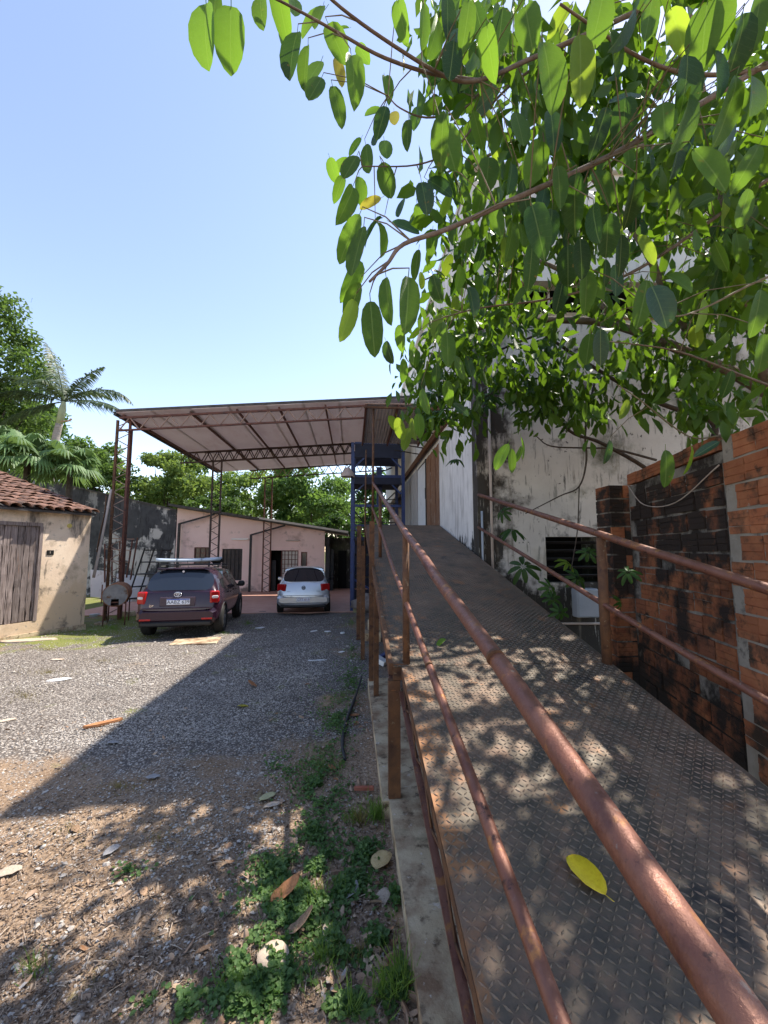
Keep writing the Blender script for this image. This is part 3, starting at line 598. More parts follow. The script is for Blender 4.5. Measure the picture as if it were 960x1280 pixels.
# dark low step and sacks under the hoist
tag(MB().rbox((1.0, 15.6, -.08), (.95, .25, .19), .02).build('step_block', M_dark), 'long dark low block on the red floor behind the blue hoist', 'block')
def sack(c, r, seed):
    q = random.Random(seed); b = bmesh.new(); bmesh.ops.create_icosphere(b, subdivisions=3, radius=1)
    for v in b.verts:
        k = 1+.16*math.sin(5*v.co.x+seed)+.13*math.sin(7*v.co.y+2*seed)+.08*math.sin(11*v.co.z+v.co.x*9)
        v.co = Vector((v.co.x*r[0]*k, v.co.y*r[1]*k, max(v.co.z, -.75)*r[2]*k))+Vector(c)
    me = bpy.data.meshes.new('debris_sack'); b.to_mesh(me); b.free(); me.polygons.foreach_set('use_smooth', [True]*len(me.polygons)); me.materials.append(M_sack); return link('debris_sack', me)
M_sack = mat('dusty_sack', (.14, .12, .115), (.24, .21, .2), 6, .9, bump=.6, bscale=12)
tag(sack((.55, 13.2, .0), (.5, .3, .3), 1.3), 'dusty grey sack of debris slumped at the foot of the blue hoist', 'sack')
tag(sack((.95, 12.6, .02), (.3, .25, .35), 4.1), 'upright dusty sack behind the ramp legs', 'sack')
tag(MB().rbox((.85, 9.9, -.1), (.45, .3, .12), .02).build('rubble_block', M_conc), 'rough concrete block lying in the shade under the ramp', 'block')

# ------------------------------------------------------------------ pink building
pb = thing('pink_building', (-5, 22, -.45), 'low pink rendered building with sloping roof behind the parked cars', 'building')
PYY = 21.0
def ptop(x): return 3.85+(x+8.86)*(2.55-3.85)/(8.4)
def pwall(x0, x1, holes, m=M_pink):
    xs = sorted({x0, x1, *[h[0] for h in holes], *[h[1] for h in holes]}); zs = sorted({-.5, *[h[2] for h in holes], *[h[3] for h in holes]}); b = MB()
    for a, c in zip(xs, xs[1:]):
        for i, z0 in enumerate(zs):
            z1a, z1b = (zs[i+1],)*2 if i+1 < len(zs) else (ptop(a), ptop(c))
            if any(h[0] <= a and c <= h[1] and h[2] <= z0 and (z1a <= h[3]) for h in holes): continue
            b.add([(a, PYY, z0), (c, PYY, z0), (c, PYY+.2, z0), (a, PYY+.2, z0), (a, PYY, z1a), (c, PYY, z1b), (c, PYY+.2, z1b), (a, PYY+.2, z1a)], [(0,3,2,1),(4,5,6,7),(0,1,5,4),(1,2,6,5),(2,3,7,6),(3,0,4,7)])
    return b.build('wall', m, pb)
H1 = (-7.95, -7.15, 1.0, 1.87); H2 = (-6.57, -5.57, .2, 1.79); H3 = (-4.21, -2.75, -.45, 1.71); H4 = (-2.62, -2.3, .35, 1.63)
pwall(-8.86, -1.42, [H1, H2, H3, H4])
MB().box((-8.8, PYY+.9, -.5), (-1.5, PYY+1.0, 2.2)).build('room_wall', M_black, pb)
M_frame = mat('maroon_frame', (.10, .035, .03), (.14, .05, .04), 6, .6, bump=.1); M_pane = mat('pale_window_pane', (.42, .40, .38), (.5, .47, .45), 3, .25, bump=0, spec=.5)
M_panedk = mat('dark_window_pane', (.05, .045, .045), (.08, .07, .07), 3, .15, bump=0, spec=.5)
def grid(h, nx_, nz_, fm, pm, nm='window', ybase=PYY+.06, split=None):
    x0, x1, z0, z1 = h
    f = MB().box((x0, ybase-.03, z0), (x0+.05, ybase+.03, z1)).box((x1-.05, ybase-.03, z0), (x1, ybase+.03, z1)).box((x0+.05, ybase-.03, z0), (x1-.05, ybase+.03, z0+.05)).box((x0+.05, ybase-.03, z1-.05), (x1-.05, ybase+.03, z1)).build(nm, fm, pb)
    for i in range(1, nx_): x = x0+(x1-x0)*i/nx_; MB().box((x-.014, ybase-.022, z0+.05), (x+.014, ybase+.018, z1-.05)).build('bar', fm, f)
    for i in range(1, nz_): z = z0+(z1-z0)*i/nz_; MB().box((x0+.05, ybase-.016, z-.014), (x1-.05, ybase+.014, z+.014)).build('bar', fm, f)
    MB().box((x0+.05, ybase+.02, z0+.05), (x1-.05, ybase+.028, z1-.05)).build('pane', pm, f); return f
grid(H1, 3, 3, M_frame, M_panedk); grid(H2, 5, 6, M_dark, M_panedk)
grid((-3.62, -2.75, -.40, 1.71), 5, 9, M_frame, M_pane, 'door'); grid(H4, 1, 1, M_frame, M_panedk)
MB().box((-4.21, PYY+.02, -.4), (-4.14, PYY+.12, 1.71)).build('door_post', M_frame, pb)
MB().box((-4.12, PYY+.14, -.4), (-3.9, PYY+.7, 1.2)).build('open_door', M_dark, pb)
for x0 in (-5.75, ): MB().rbox((x0+.05, PYY-.05, 2.28), (.42, .04, .035), .01).build('tube_light', M_lamp, pb)
MB().rbox((-3.05, PYY-.05, 2.22), (.34, .04, .03), .01).build('tube_light', M_pipe, pb)
MB().add([(-9.0, PYY-.75, ptop(-9)+.02), (-.2, PYY-.75, ptop(-.2)+.02), (-.2, PYY+3, ptop(-.2)+.02), (-9, PYY+3, ptop(-9)+.02), (-9.0, PYY-.75, ptop(-9)+.14), (-.2, PYY-.75, ptop(-.2)+.14), (-.2, PYY+3, ptop(-.2)+.14), (-9, PYY+3, ptop(-9)+.14)], [(0,3,2,1),(4,5,6,7),(0,1,5,4),(1,2,6,5),(2,3,7,6),(3,0,4,7)]).build('roof', M_roofdk, pb)
MB().beam((-4.6, PYY-.77, ptop(-4.6)+.12), (-.2, PYY-.77, ptop(-.2)+.12), .03, .10).build('fascia', M_rooflt, pb)
for x in (-8.62, -5.1): 
    MB().box((x-.05, PYY-.32, -.4), (x+.05, PYY-.22, ptop(x)-.75)).build('downpipe', M_dark, pb); MB().beam((x, PYY-.27, ptop(x)-.78), (x+1.7, PYY-.3, ptop(x+1.7)-.02), .06, .08).build('bracket', M_dark, pb)
MB().box((-1.42, PYY+1.5, -.5), (1.9, PYY+1.65, 2.4)).build('bay_wall', M_plaster, pb)
MB().box((-1.40, PYY+.2, -.5), (-1.2, PYY+1.5, 2.4)).build('bay_side', M_roofdk, pb)
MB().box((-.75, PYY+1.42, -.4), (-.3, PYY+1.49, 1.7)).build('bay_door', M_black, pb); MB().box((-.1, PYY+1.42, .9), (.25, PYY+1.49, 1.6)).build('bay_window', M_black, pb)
for i, (x, h) in enumerate(((-1.25, 2.35), (-1.05, 2.2))):
    ob = MB().box((-.09, 0, 0), (.09, .04, h)).build('leaning_board', M_dark, M=Matrix.Translation((x, PYY-.1+.25*i, -.42)) @ Matrix.Rotation(R(-6), 4, 'X'))
    tag(ob, ('tall dark board leaning at the right corner of the pink building', 'shorter dark board in the shaded bay right of the pink building')[i], 'board')
bm_ = thing('mouldy_wall', (-11, 21, -.4), 'black mould covered boundary wall left of the pink building', 'wall')
MB().add([(-17, 21.0, -.6), (-8.9, 21.0, -.6), (-8.9, 21.3, -.6), (-17, 21.3, -.6), (-17, 21.0, 5.55), (-8.9, 21.0, 3.72), (-8.9, 21.3, 3.72), (-17, 21.3, 5.55)], [(0,3,2,1),(4,5,6,7),(0,1,5,4),(1,2,6,5),(2,3,7,6),(3,0,4,7)]).build('wall', M_mould, bm_)
MB().add([(-17, 20.95, 5.55), (-8.9, 20.95, 3.72), (-8.9, 21.35, 3.72), (-17, 21.35, 5.55), (-17, 20.95, 5.62), (-8.9, 20.95, 3.79), (-8.9, 21.35, 3.79), (-17, 21.35, 5.62)], [(0,3,2,1),(4,5,6,7),(0,1,5,4),(1,2,6,5),(2,3,7,6),(3,0,4,7)]).build('coping', M_roofdk, bm_)

# ------------------------------------------------------------------ hut with tiled roof
E0 = Vector((-6.66, 10.77, 0)); ED = Vector((.442, .897, 0)).normalized(); EN = Vector((-ED.y, ED.x, 0))   # EN points back into the hut
HT = thing('tiled_hut', (-7.4, 10, -.2), 'small plastered hut with clay tile roof and grey plank door at the left edge', 'hut')
def hM(s, t, z): p = E0+ED*s+EN*t; return Matrix(((ED.x, EN.x, 0, p.x), (ED.y, EN.y, 0, p.y), (0, 0, 1, z), (0, 0, 0, 1)))
HM = hM(0, 0, 0)
DS0, DS1, DZ0, DZ1 = -2.0, -1.05, .15, 2.33
b = MB()
for x0, x1, z0, z1 in cells([-5, DS0, DS1, 0], [-.4, DZ0, DZ1, 2.66], [(DS0, DS1, DZ0, DZ1)]): b.box((x0, 0, z0), (x1, .25, z1), HM)
b.box((-.25, .25, -.4), (0, 4.6, 2.66), HM)
b.build('wall', M_hut, HT)
MB().add([HM @ Vector(v) for v in ((-.25, .0, 2.66), (-.25, 4.6, 2.66), (-.25, 4.6, 4.0), (0, .0, 2.66), (0, 4.6, 2.66), (0, 4.6, 4.0))], [(0, 2, 1), (3, 4, 5), (0, 3, 5, 2), (1, 2, 5, 4), (0, 1, 4, 3)]).build('gable', M_hut, HT)
MB().box((-3, -.03, -.4), (.03, -.002, -.10), HM).build('plinth', M_conc, HT)
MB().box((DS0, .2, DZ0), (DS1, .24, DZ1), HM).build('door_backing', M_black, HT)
dm = MB().box((DS0, -.01, DZ1-.05), (DS1, .06, DZ1+.03), HM).box((DS1-.05, -.012, DZ0), (DS1+.015, .06, DZ1-.05), HM).build('door_frame', M_wood, HT)
q = random.Random(5); s = DS0+.01
while s < DS1-.06:
    wd = q.uniform(.085, .15); wd = min(wd, DS1-.055-s); b = MB(); n = 14; L_, R_ = [], []
    zb = DZ0+q.uniform(.0, .07)
    for i in range(n+1):
        z = zb+(DZ1-.055-zb)*i/n; ed = .012*math.sin(i*1.7+s*30)+q.uniform(-.006, .006); e2 = q.uniform(-.01, .004)
        if i < 3: ed += q.uniform(0, .025)
        L_.append((s+max(0, ed), z)); R_.append((s+wd-.004+e2, z))
    vs = []
    for (xa, z), (xb, _) in zip(L_, R_):
        yo = .02+q.uniform(-.004, .004); vs += [(xa, yo, z), (xb, yo+q.uniform(-.006, .006), z), (xb, .07, z), (xa, .07, z)]
    fs = [(i*4+k, i*4+(k+1) % 4, (i+1)*4+(k+1) % 4, (i+1)*4+k) for i in range(n) for k in range(4)]+[(3, 2, 1, 0), tuple(n*4+k for k in range(4))]
    b.add([HM @ Vector(v) for v in vs], fs).build('plank', M_wood, HT); s += wd
MB().rbox((-.86, -.004, 1.68), (.07, .012, .055), .004, HM).build('meter_recess', M_black, HT)
MB().box((-.875, -.02, 1.66), (-.865, -.012, 1.71), HM).build('switch_pin', M_pipe, HT)
MB().tube([HM @ Vector((-.50, -.002, 2.33)), HM @ Vector((-.50, -.03, 2.33))], .05, 14).build('round_fitting', mat('yellowed_plastic', (.55, .45, .13), None, rough=.5, bump=.1), HT)
# roof deck and tiles
rs_ = .30
rf = MB().add([HM @ Vector((x, t, 2.70+t*rs_+z)) for z in (-.05, 0) for x, t in ((-5, -.16), (.03, -.16), (.03, 5.2), (-5, 5.2))], [(0,3,2,1),(4,5,6,7),(0,1,5,4),(1,2,6,5),(2,3,7,6),(3,0,4,7)]).build('roof', M_roofdk, HT)
b = MB(); n = 7; vs = []
for i, (t, ws, h) in enumerate(((0, .115, .085), (.16, .105, .08), (.42, .085, .065))):
    for k in range(n+1):
        a = math.pi*k/n; vs.append((ws*math.cos(a), t, h*math.sin(a)))
    for k in range(n+1):
        a = math.pi*k/n; vs.append(((ws-.014)*math.cos(a), t, (h-.014)*math.sin(a)))
m_ = 2*(n+1); fs = []
for i in range(2):
    for k in range(n):
        a = i*m_+k; fs.append((a, a+1, a+m_+1, a+m_)); c = a+n+1; fs.append((c, c+m_, c+m_+1, c+1))
for k in range(n): fs.append((k, n+1+k, n+2+k, k+1))
b.add(vs, fs, True); tm = b.mesh('roof_tile', M_tile)
q = random.Random(11); sl_ = math.atan(rs_)
for row in range(15):
    for c in range(15):
        x = -.06-c*.205+q.uniform(-.012, .012); t = -.22+row*.345+q.uniform(-.03, .03)
        if x < -2.1-row*.05 and row < 3: pass
        if (row, c) in ((4, 9), (3, 10)): continue
        Mx = HM @ Matrix.Translation((x, t, 2.735+t*rs_+q.uniform(0, .02))) @ Matrix.Rotation(sl_+R(-2.5), 4, 'X') @ Matrix.Rotation(q.uniform(-.06, .06), 4, 'Z') @ Matrix.Diagonal((1, 1, q.uniform(.85, 1.15), 1))
        link('roof_tile', tm, rf, M=Mx)

# ------------------------------------------------------------------ yard things by the hut
bd = thing('barrel_grill', (-6.0, 11.2, -.22), 'rusty oil drum grill lying on a thin steel stand beside the hut', 'grill')
dc = PY(144, 744, 11.1); dd = Vector((.36, -.93, 0)).normalized()
def ringpts(r, s, n=24): 
    sx = Vector((dd.y, -dd.x, 0)); return [dc+dd*s+sx*(r*math.cos(2*math.pi*k/n))+Vector((0, 0, r*math.sin(2*math.pi*k/n))) for k in range(n)]
prof = [(.285, -.88), (.285, -.6), (.297, -.59), (.297, -.57), (.285, -.56), (.285, -.29), (.297, -.28), (.297, -.26), (.285, -.25), (.285, -.012), (.297, 0), (.297, .012), (.282, .012)]
b = MB(); n = 24; b.add([p for r, s in prof for p in ringpts(r, s)], [(i*n+k, i*n+(k+1) % n, (i+1)*n+(k+1) % n, (i+1)*n+k)[::-1] for i in range(len(prof)-1) for k in range(n)], True); b.build('drum', M_drum, bd)
sx = Vector((dd.y, -dd.x, 0)); DM = Matrix(((sx.x, 0, dd.x, dc.x), (sx.y, 0, dd.y, dc.y), (0, 1, 0, dc.z), (0, 0, 0, 1)))
hx = .085; zt = -.10
pl_ = [(.283*math.cos(a), .283*math.sin(a)) for a in [-math.pi/2+.32+k*(2*math.pi-.64)/28 for k in range(29)]]
poly = pl_+[(-hx, zt), (hx, zt)]
MB().add([DM @ Vector((x, y, 0)) for x, y in poly]+[DM @ Vector((x, y, -.006)) for x, y in poly], [tuple(range(len(poly)))]+[(i, len(poly)+i, len(poly)+(i+1) % len(poly), (i+1) % len(poly)) for i in range(len(poly))]).build('end_disc', M_drumend, bd)
MB().box((-.2, -.27, -.4), (.2, -.03, -.38), DM).build('dark_inside', M_black, bd)
for sgn, s in ((1, -.05), (-1, -.05), (1, -.8), (-1, -.8)):
    p = dc+dd*s+sx*(sgn*.24)+Vector((0, 0, -.17)); MB().tube([p, (p.x, p.y, gz(p.x, p.y))], .016, 6).build('stand_leg', M_truss, bd)
MB().beam(dc+dd*-.05+sx*.24+Vector((0, 0, -.19)), dc+dd*-.05-sx*.24+Vector((0, 0, -.19)), .03, .03).build('stand_bar', M_truss, bd)
MB().beam(dc+dd*-.8+sx*.24+Vector((0, 0, -.19)), dc+dd*-.8-sx*.24+Vector((0, 0, -.19)), .03, .03).build('stand_bar', M_truss, bd)
MB().beam(dc+dd*-.05+sx*.3+Vector((0, 0, .28)), dc+dd*-.05+sx*.3+Vector((0, 0, -.2)), .02, .02).build('handle', M_truss, bd)

sh = thing('shelf_unit', (-6.2, 13.4, -.27), 'dark steel shelf unit tilted against the yard junk left of the dark car', 'shelf')
def SP(px, py, y): return PY(px, py, y)
lv = [((181, 687), (203, 687)), ((176, 702), (201, 702)), ((171, 717), (196, 717)), ((164, 733), (190, 732)), ((159, 748), (186, 747))]
for (a, c) in lv:
    A_ = SP(*a, 13.2); B_ = SP(*c, 13.2); A2 = A_+Vector((.12, .36, .0)); B2 = B_+Vector((.12, .36, 0))
    MB().add([A_, B_, B2, A2]+[v+Vector((0, 0, -.035)) for v in (A_, B_, B2, A2)], [(0,1,2,3),(7,6,5,4),(4,5,1,0),(5,6,2,1),(6,7,3,2),(7,4,0,3)]).build('shelf', M_dark, sh)
for k, off in ((0, 0), (1, 0), (0, 1), (1, 1)):
    o2 = Vector((.12, .36, 0))*off; MB().beam(SP(*lv[0][k], 13.2)+o2+Vector((0, 0, .05)), SP(*lv[4][k], 13.2)+o2+Vector((0, 0, -.1)), .035, .035, (0, 1, 0)).build('upright', M_dark, sh)
for i, (pxs, lab) in enumerate(((((113, 712), (133, 714), (133, 748), (113, 746)), 'white panel leaning behind the rusty drum'), (((146, 717), (186, 722), (183, 752), (142, 752)), 'wide white sheet leaning beside the lattice column'), (((140, 738), (158, 736), (152, 756), (141, 756)), 'small crumpled pale sheet next to the drum end'))):
    ys = (13.6, 13.5, 12.2)[i]; P4 = [PY(*p, ys+(.35 if k < 2 else 0)) for k, p in enumerate(pxs)]
    tag(MB().add(P4+[p+Vector((0, .03, 0)) for p in P4], [(3,2,1,0),(4,5,6,7),(0,1,5,4),(1,2,6,5),(2,3,7,6),(3,0,4,7)]).build('white_sheet', (M_whitebd, M_whitebd, M_galv)[i]), lab, 'panel')
gr_ = thing('rusty_grating', (-6.6, 13.9, -.27), 'rusty steel window grating leaning on the black wall behind the column', 'grating')
for a, c in (((172, 672), (163, 725)), ((166, 673), (158, 722)), ((131, 680), (131, 728)), ((140, 680), (140, 728)), ((150, 676), (149, 725))): MB().beam(PY(*a, 14.0), PY(*c, 13.8), .035, .035, (0, 1, 0)).build('bar', M_truss, gr_)
for a, c in (((136, 673), (168, 674)), ((132, 686), (164, 688)), ((132, 700), (162, 703))): MB().beam(PY(*a, 13.9), PY(*c, 13.9), .03, .03, (0, 1, 0)).build('bar', M_trusslt, gr_)
tag(MB().tube(spline([PY(139, 612, 11.9), PY(134, 640, 11.8), PY(126, 680, 11.6), PY(117, 722, 11.4)], 4), [.03]*9+[.035]*4, 7).build('leaning_pole', M_pipe), 'pale crooked wooden pole leaning between hut and lattice column', 'pole')
tag(MB().tube(spline([PY(133, 618, 12.6), PY(131, 640, 12.5), PY(125, 668, 12.4), PY(121, 690, 12.3)], 4), .018, 6).build('leaning_stick', M_post), 'thin brown stick behind the pale leaning pole', 'stick')

# ------------------------------------------------------------------ cars
def cage_car(root, W, stations, zones, mats):
    """stations: (y, xscale, [z of nine section points], [x of nine section points]); zones[(i,j)] -> part name"""
    nj = len(stations[0][2]); grid_ = []
    for y, sc, zs, xs_, yo in stations: grid_.append([(x*sc*W, y+o_, z) for x, z, o_ in zip(xs_, zs, yo)])
    parts = {}
    for i in range(len(grid_)-1):
        for j in range(nj-1): parts.setdefault(zones.get((i, j), 'body'), []).append((i, j))
    for nm, cl in parts.items():
        for side in ((1, -1) if nm == 'side_window' else (0,)):
            idx = {}; vs = []; fs = []
            def vid(i, j, sg):
                x, y, z = grid_[i][j]; key = (i, j, sg if x > 1e-6 else 1)
                if key not in idx: idx[key] = len(vs); vs.append((x*sg, y, z))
                return idx[key]
            for sg in ((1, -1) if side == 0 else (side,)):
                for i, j in cl:
                    f = [vid(i, j, sg), vid(i+1, j, sg), vid(i+1, j+1, sg), vid(i, j+1, sg)]
                    f = [a for k, a in enumerate(f) if a not in f[:k]]
                    if len(f) > 2: fs.append(tuple(f if sg > 0 else f[::-1]))
            me = bpy.data.meshes.new(nm); me.from_pydata(vs, [], fs); me.materials.append(mats[nm]); me.polygons.foreach_set('use_smooth', [True]*len(fs)); me.update()
            o = link(nm, me, root, True); md = o.modifiers.new('s', 'SUBSURF'); md.levels = 2; md.render_levels = 2
M_tyre = mat('tyre_rubber', (.012, .012, .012), (.022, .021, .02), 20, .8, bump=.2); M_rim = mat('alloy_rim', (.42, .41, .40), None, rough=.35, metal=.7, bump=0)
M_glass = mat('tinted_glass', (.012, .016, .024), None, rough=.04, bump=0, spec=.8); M_trim = mat('black_trim', (.015, .015, .016), None, rough=.5, bump=.05)
M_red = mat('red_lens', (.42, .012, .012), (.32, .01, .01), 30, .15, bump=0, spec=.6); M_clear = mat('clear_lens', (.6, .55, .55), None, rough=.15, bump=0, spec=.6)
M_plate = mat('plate_white', (.72, .74, .80), None, rough=.4, bump=0); M_plateb = mat('plate_blue', (.02, .06, .35), None, rough=.4, bump=0); M_ink = mat('plate_ink', (.05, .05, .07), None, rough=.5, bump=0)
M_chrome = mat('chrome', (.7, .7, .72), None, rough=.12, metal=1, bump=0)
def wheel(root, x, y, r, wdt):
    sg = 1 if x > 0 else -1; n = 28
    pr = [(r*.62, .0), (r*.66, -.012), (r*.9, -.012), (r*.985, .012), (r, .035), (r, wdt-.035), (r*.985, wdt-.01), (r*.6, wdt)]
    b = MB(); b.add([(x-sg*d, y+q_*math.cos(2*math.pi*k/n), r+q_*math.sin(2*math.pi*k/n)) for q_, d in pr for k in range(n)], [(i*n+k, i*n+(k+1) % n, (i+1)*n+(k+1) % n, (i+1)*n+k) for i in range(len(pr)-1) for k in range(n)], True)
    wo = b.build('wheel', M_tyre, root, True); b = MB()
    b.tube([(x-sg*.10, y, r), (x-sg*.03, y, r)], r*.63, 28); 
    ro = b.build('rim', M_trim, wo, True); b = MB()
    for k in range(5):
        a = 2*math.pi*k/5+.3; d = Vector((0, math.cos(a), math.sin(a))); b.beam(Vector((x-sg*.015, y, r))+d*.03, Vector((x-sg*.012, y, r))+d*r*.62, .06, .02, (1, 0, 0))
    b.tube([(x-sg*.03, y, r), (x-sg*.002, y, r)], r*.16, 14)
    nn = 28; b.add([(x-sg*dx, y+q_*math.cos(2*math.pi*k/nn), r+q_*math.sin(2*math.pi*k/nn)) for q_, dx in ((r*.56, .012), (r*.64, -.004), (r*.66, .01)) for k in range(nn)], [(i*nn+k, i*nn+(k+1) % nn, (i+1)*nn+(k+1) % nn, (i+1)*nn+k) for i in range(2) for k in range(nn)], True)
    b.build('spokes', M_rim, wo, True)
def ellipse_ring(b, c, rx, rz, r, n=20): b.tube([(c[0]+rx*math.cos(2*math.pi*k/n), c[1], c[2]+rz*math.sin(2*math.pi*k/n)) for k in range(n+1)], r, 6, False)
def lens(name, root, x, y, z, hx, hz, m, tw, parent_local=True, hy=.06):
    return MB().rbox((0, 0, 0), (hx, hy, hz), .025, Matrix.Translation((x, y, z)) @ Matrix.Rotation(tw, 4, 'Z')).build(name, m, root, True)
BASEX = [0, .80, .93, .985, .985, .945, .775, .50, 0]
def make_suv(loc, rz):
    root = thing('parked_car', loc, 'dark plum hatchback with roof rack parked beside the hut, rear towards the camera', 'car', 'cars parked in the yard', rz)
    paint = mat('plum_paint', (.025, .009, .020), (.031, .012, .025), 3, .25, bump=0, spec=.4, metal=.2)
    paint.node_tree.nodes['Principled BSDF'].inputs['Coat Weight'].default_value = .3
    b0 = [.27, .26, .34, .56, .80, .99]
    def st(y, sc, zr, xs_=BASEX, yo=None, bl=b0): return (y, sc, bl+zr, xs_, yo or [0]*9)
    XR_ = [0, .80, .93, .985, .985, .95, .84, .50, 0]
    rear = [.0, .0, -.02, -.03, .0, .04, .05, .05, .05]
    sts = [st(-1.93, 0, [1.01, 1.02, 1.02], XR_, rear), st(-1.925, .70, [1.01, 1.02, 1.02], XR_, rear), st(-1.89, .93, [1.01, 1.02, 1.02], XR_, rear), st(-1.80, .995, [1.03, 1.04, 1.04], XR_, [0, 0, 0, 0, 0, 0, -.04, -.05, -.05]),
           st(-1.52, 1, [1.40, 1.475, 1.49]), st(-1.42, 1, [1.44, 1.505, 1.52]), st(-.98, 1, [1.455, 1.52, 1.535]), st(-.90, 1, [1.455, 1.52, 1.535]), st(-.16, 1, [1.455, 1.52, 1.535]), st(-.08, 1, [1.45, 1.515, 1.53]),
           st(.50, 1, [1.40, 1.46, 1.475]), st(1.12, .99, [1.03, 1.05, 1.06], XR_), st(1.2, .985, [1.0, 1.02, 1.03], XR_), st(1.62, .95, [.93, .95, .96], XR_, None, [.27, .26, .34, .55, .76, .90]), st(1.88, .82, [.80, .82, .83], XR_, None, [.3, .28, .36, .52, .68, .78]), st(1.96, .5, [.72, .73, .73], XR_, None, [.34, .32, .38, .5, .62, .7]), st(1.97, 0, [.72, .73, .73], XR_, None, [.34, .32, .38, .5, .62, .7])]
    zn = {}
    for j in (6, 7): zn[(3, j)] = 'rear_window'; zn[(10, j)] = 'windscreen'
    for i in (5, 7, 9): zn[(i, 5)] = 'side_window'
    cage_car(root, .8625, sts, zn, {'body': paint, 'rear_window': M_glass, 'windscreen': M_glass, 'side_window': M_glass})
    for x in (-.86, .86):
        for y in (-1.22, 1.28): wheel(root, x, y, .32, .20)
    for sg in (-1, 1):                                         # wheel arches
        for y in (-1.22, 1.28):
            b = MB(); nn = 16; vs = []
            for k in range(nn+1):
                a = math.pi*(-.08+1.16*k/nn)
                for r_, dx in ((.345, -.10), (.35, .0), (.395, .004), (.40, -.05)): vs.append((sg*(.858+dx), y+r_*math.cos(a), .32+r_*math.sin(a)))
            b.add(vs, [(k*4+c, k*4+c+1, k*4+c+5, k*4+c+4) for k in range(nn) for c in range(3)], True); b.build('wheel_arch', M_trim, root, True)
    bu = MB().rbox((0, -1.86, .50), (.81, .115, .155), .07).build('rear_bumper', paint, root, True)
    MB().rbox((0, -1.90, .33), (.72, .08, .055), .03).build('lower_valance', M_trim, bu, True)
    for sg in (-1, 1): MB().rbox((sg*.62, -1.975, .43), (.11, .008, .02), .006).build('reflector', M_red, bu, True)
    MB().rbox((0, -1.945, .665), (.70, .03, .012), .008).build('bumper_step', paint, bu, True)
    for sg in (-1, 1):
        l = lens('tail_light', root, sg*.735, -1.845, .885, .10, .135, M_red, sg*.42); lens('clear_lens', l, sg*.742, -1.853, .885, .085, .045, M_clear, sg*.42)
    rcs = MB().rbox((0, -1.925, .80), (.36, .022, .10), .012).build('plate_recess', mat('plate_recess_plum', (.055, .035, .05), None, rough=.3, bump=0), root, True)
    pt = MB().rbox((.02, -1.952, .80), (.235, .008, .062), .006).build('licence_plate', M_plate, root, True)
    MB().box((-.21, -1.9645, .84), (.25, -1.9605, .861)).build('plate_band', M_plateb, pt, True)
    text('plate_text', 'AABZ 639', M_ink, pt, Matrix.Translation((.02, -1.962, .792)) @ Matrix.Rotation(math.pi/2, 4, 'X'), .105)
    text('badge_text', 'ist', M_chrome, root, Matrix.Translation((-.52, -1.93, .72)) @ Matrix.Rotation(math.pi/2, 4, 'X'), .10)
    b = MB(); ellipse_ring(b, (0, -1.935, .955), .075, .05, .008); ellipse_ring(b, (0, -1.938, .965), .045, .022, .006, 14); ellipse_ring(b, (0, -1.938, .955), .02, .045, .006, 14); b.build('emblem', M_chrome, root, True)
    MB().tube([(-.02, -1.80, 1.07), (-.30, -1.76, 1.09)], .012, 6).build('wiper', M_trim, root, True)
    MB().tube([(.0, -1.58, 1.44), (.0, -1.60, 1.44)], .025, 10).build('stop_lamp', M_clear, root, True)
    MB().rbox((0, -1.50, 1.502), (.56, .10, .014), .012).build('roof_spoiler', paint, root, True)
    MB().tube([(.0, -1.2, 1.52), (.0, -1.32, 1.68)], .005, 5).build('antenna', M_trim, root, True)
    for sg in (-1, 1):
        mi = MB().rbox((sg*.97, .55, 1.03), (.09, .06, .075), .04).build('mirror', M_trim, root, True); MB().beam((sg*.84, .58, .99), (sg*.92, .56, 1.0), .05, .04).build('mirror_arm', M_trim, mi, True)
        MB().tube([(sg*.60, -1.25, 1.55), (sg*.60, .35, 1.53)], .016, 6).build('roof_rail', M_trim, root, True)
        MB().rbox((sg*.868, -.5, .90), (.012, .09, .018), .008).build('door_handle', paint, root, True); MB().rbox((sg*.868, .3, .90), (.012, .09, .018), .008).build('door_handle', paint, root, True)
    for y in (-.85, .05): MB().rbox((0, y, 1.585), (.66, .025, .016), .01).build('cross_bar', M_trim, root, True)
    return root
sp_ = PG(227, 797); suv = make_suv((sp_.x-.28, sp_.y+1.72, gz(0, 11.0)-.0), R(7.0))
suv.rotation_euler.x = R(-1.1)
# board carried on the roof rack
b = MB(); Lb = 1.55; n = 22; prof = []
for i in range(n+1):
    u = i/n; x = -Lb*.52+Lb*u; wd = .26*min(1, (1-(2*u-1)**6)**.5+.02); prof.append((x, wd))
vs = []; 
for x, wd in prof:
    for y, z in ((-wd, 0), (-wd*.85, .045), (0, .06), (wd*.85, .045), (wd, 0), (wd*.85, -.03), (0, -.035), (-wd*.85, -.03)): vs.append((x, y, z+.05*(x/Lb)**2*2))
fs = [(i*8+k, i*8+(k+1) % 8, (i+1)*8+(k+1) % 8, (i+1)*8+k)[::-1] for i in range(n) for k in range(8)]+[tuple(range(8)), tuple(n*8+k for k in range(7, -1, -1))]
b.add(vs, fs, True)
rb = b.build('roof_board', mat('silver_blue_board', (.38, .44, .50), (.46, .52, .57), 3, .35, bump=0, spec=.6)); rb.location = (suv.location.x-.05, suv.location.y-.55, gz(0, 10.5)+1.68); rb.rotation_euler = (0, R(-1), R(9))
tag(rb, 'silver blue board strapped across the roof bars of the dark car', 'board')
for x in (-.25, .3): MB().beam((x, -.29, -.02), (x, -.27, .075), .03, .006, (1, 0, 0)).beam((x, -.27, .075), (x, .27, .075), .03, .006).build('strap', M_trim, rb, True)
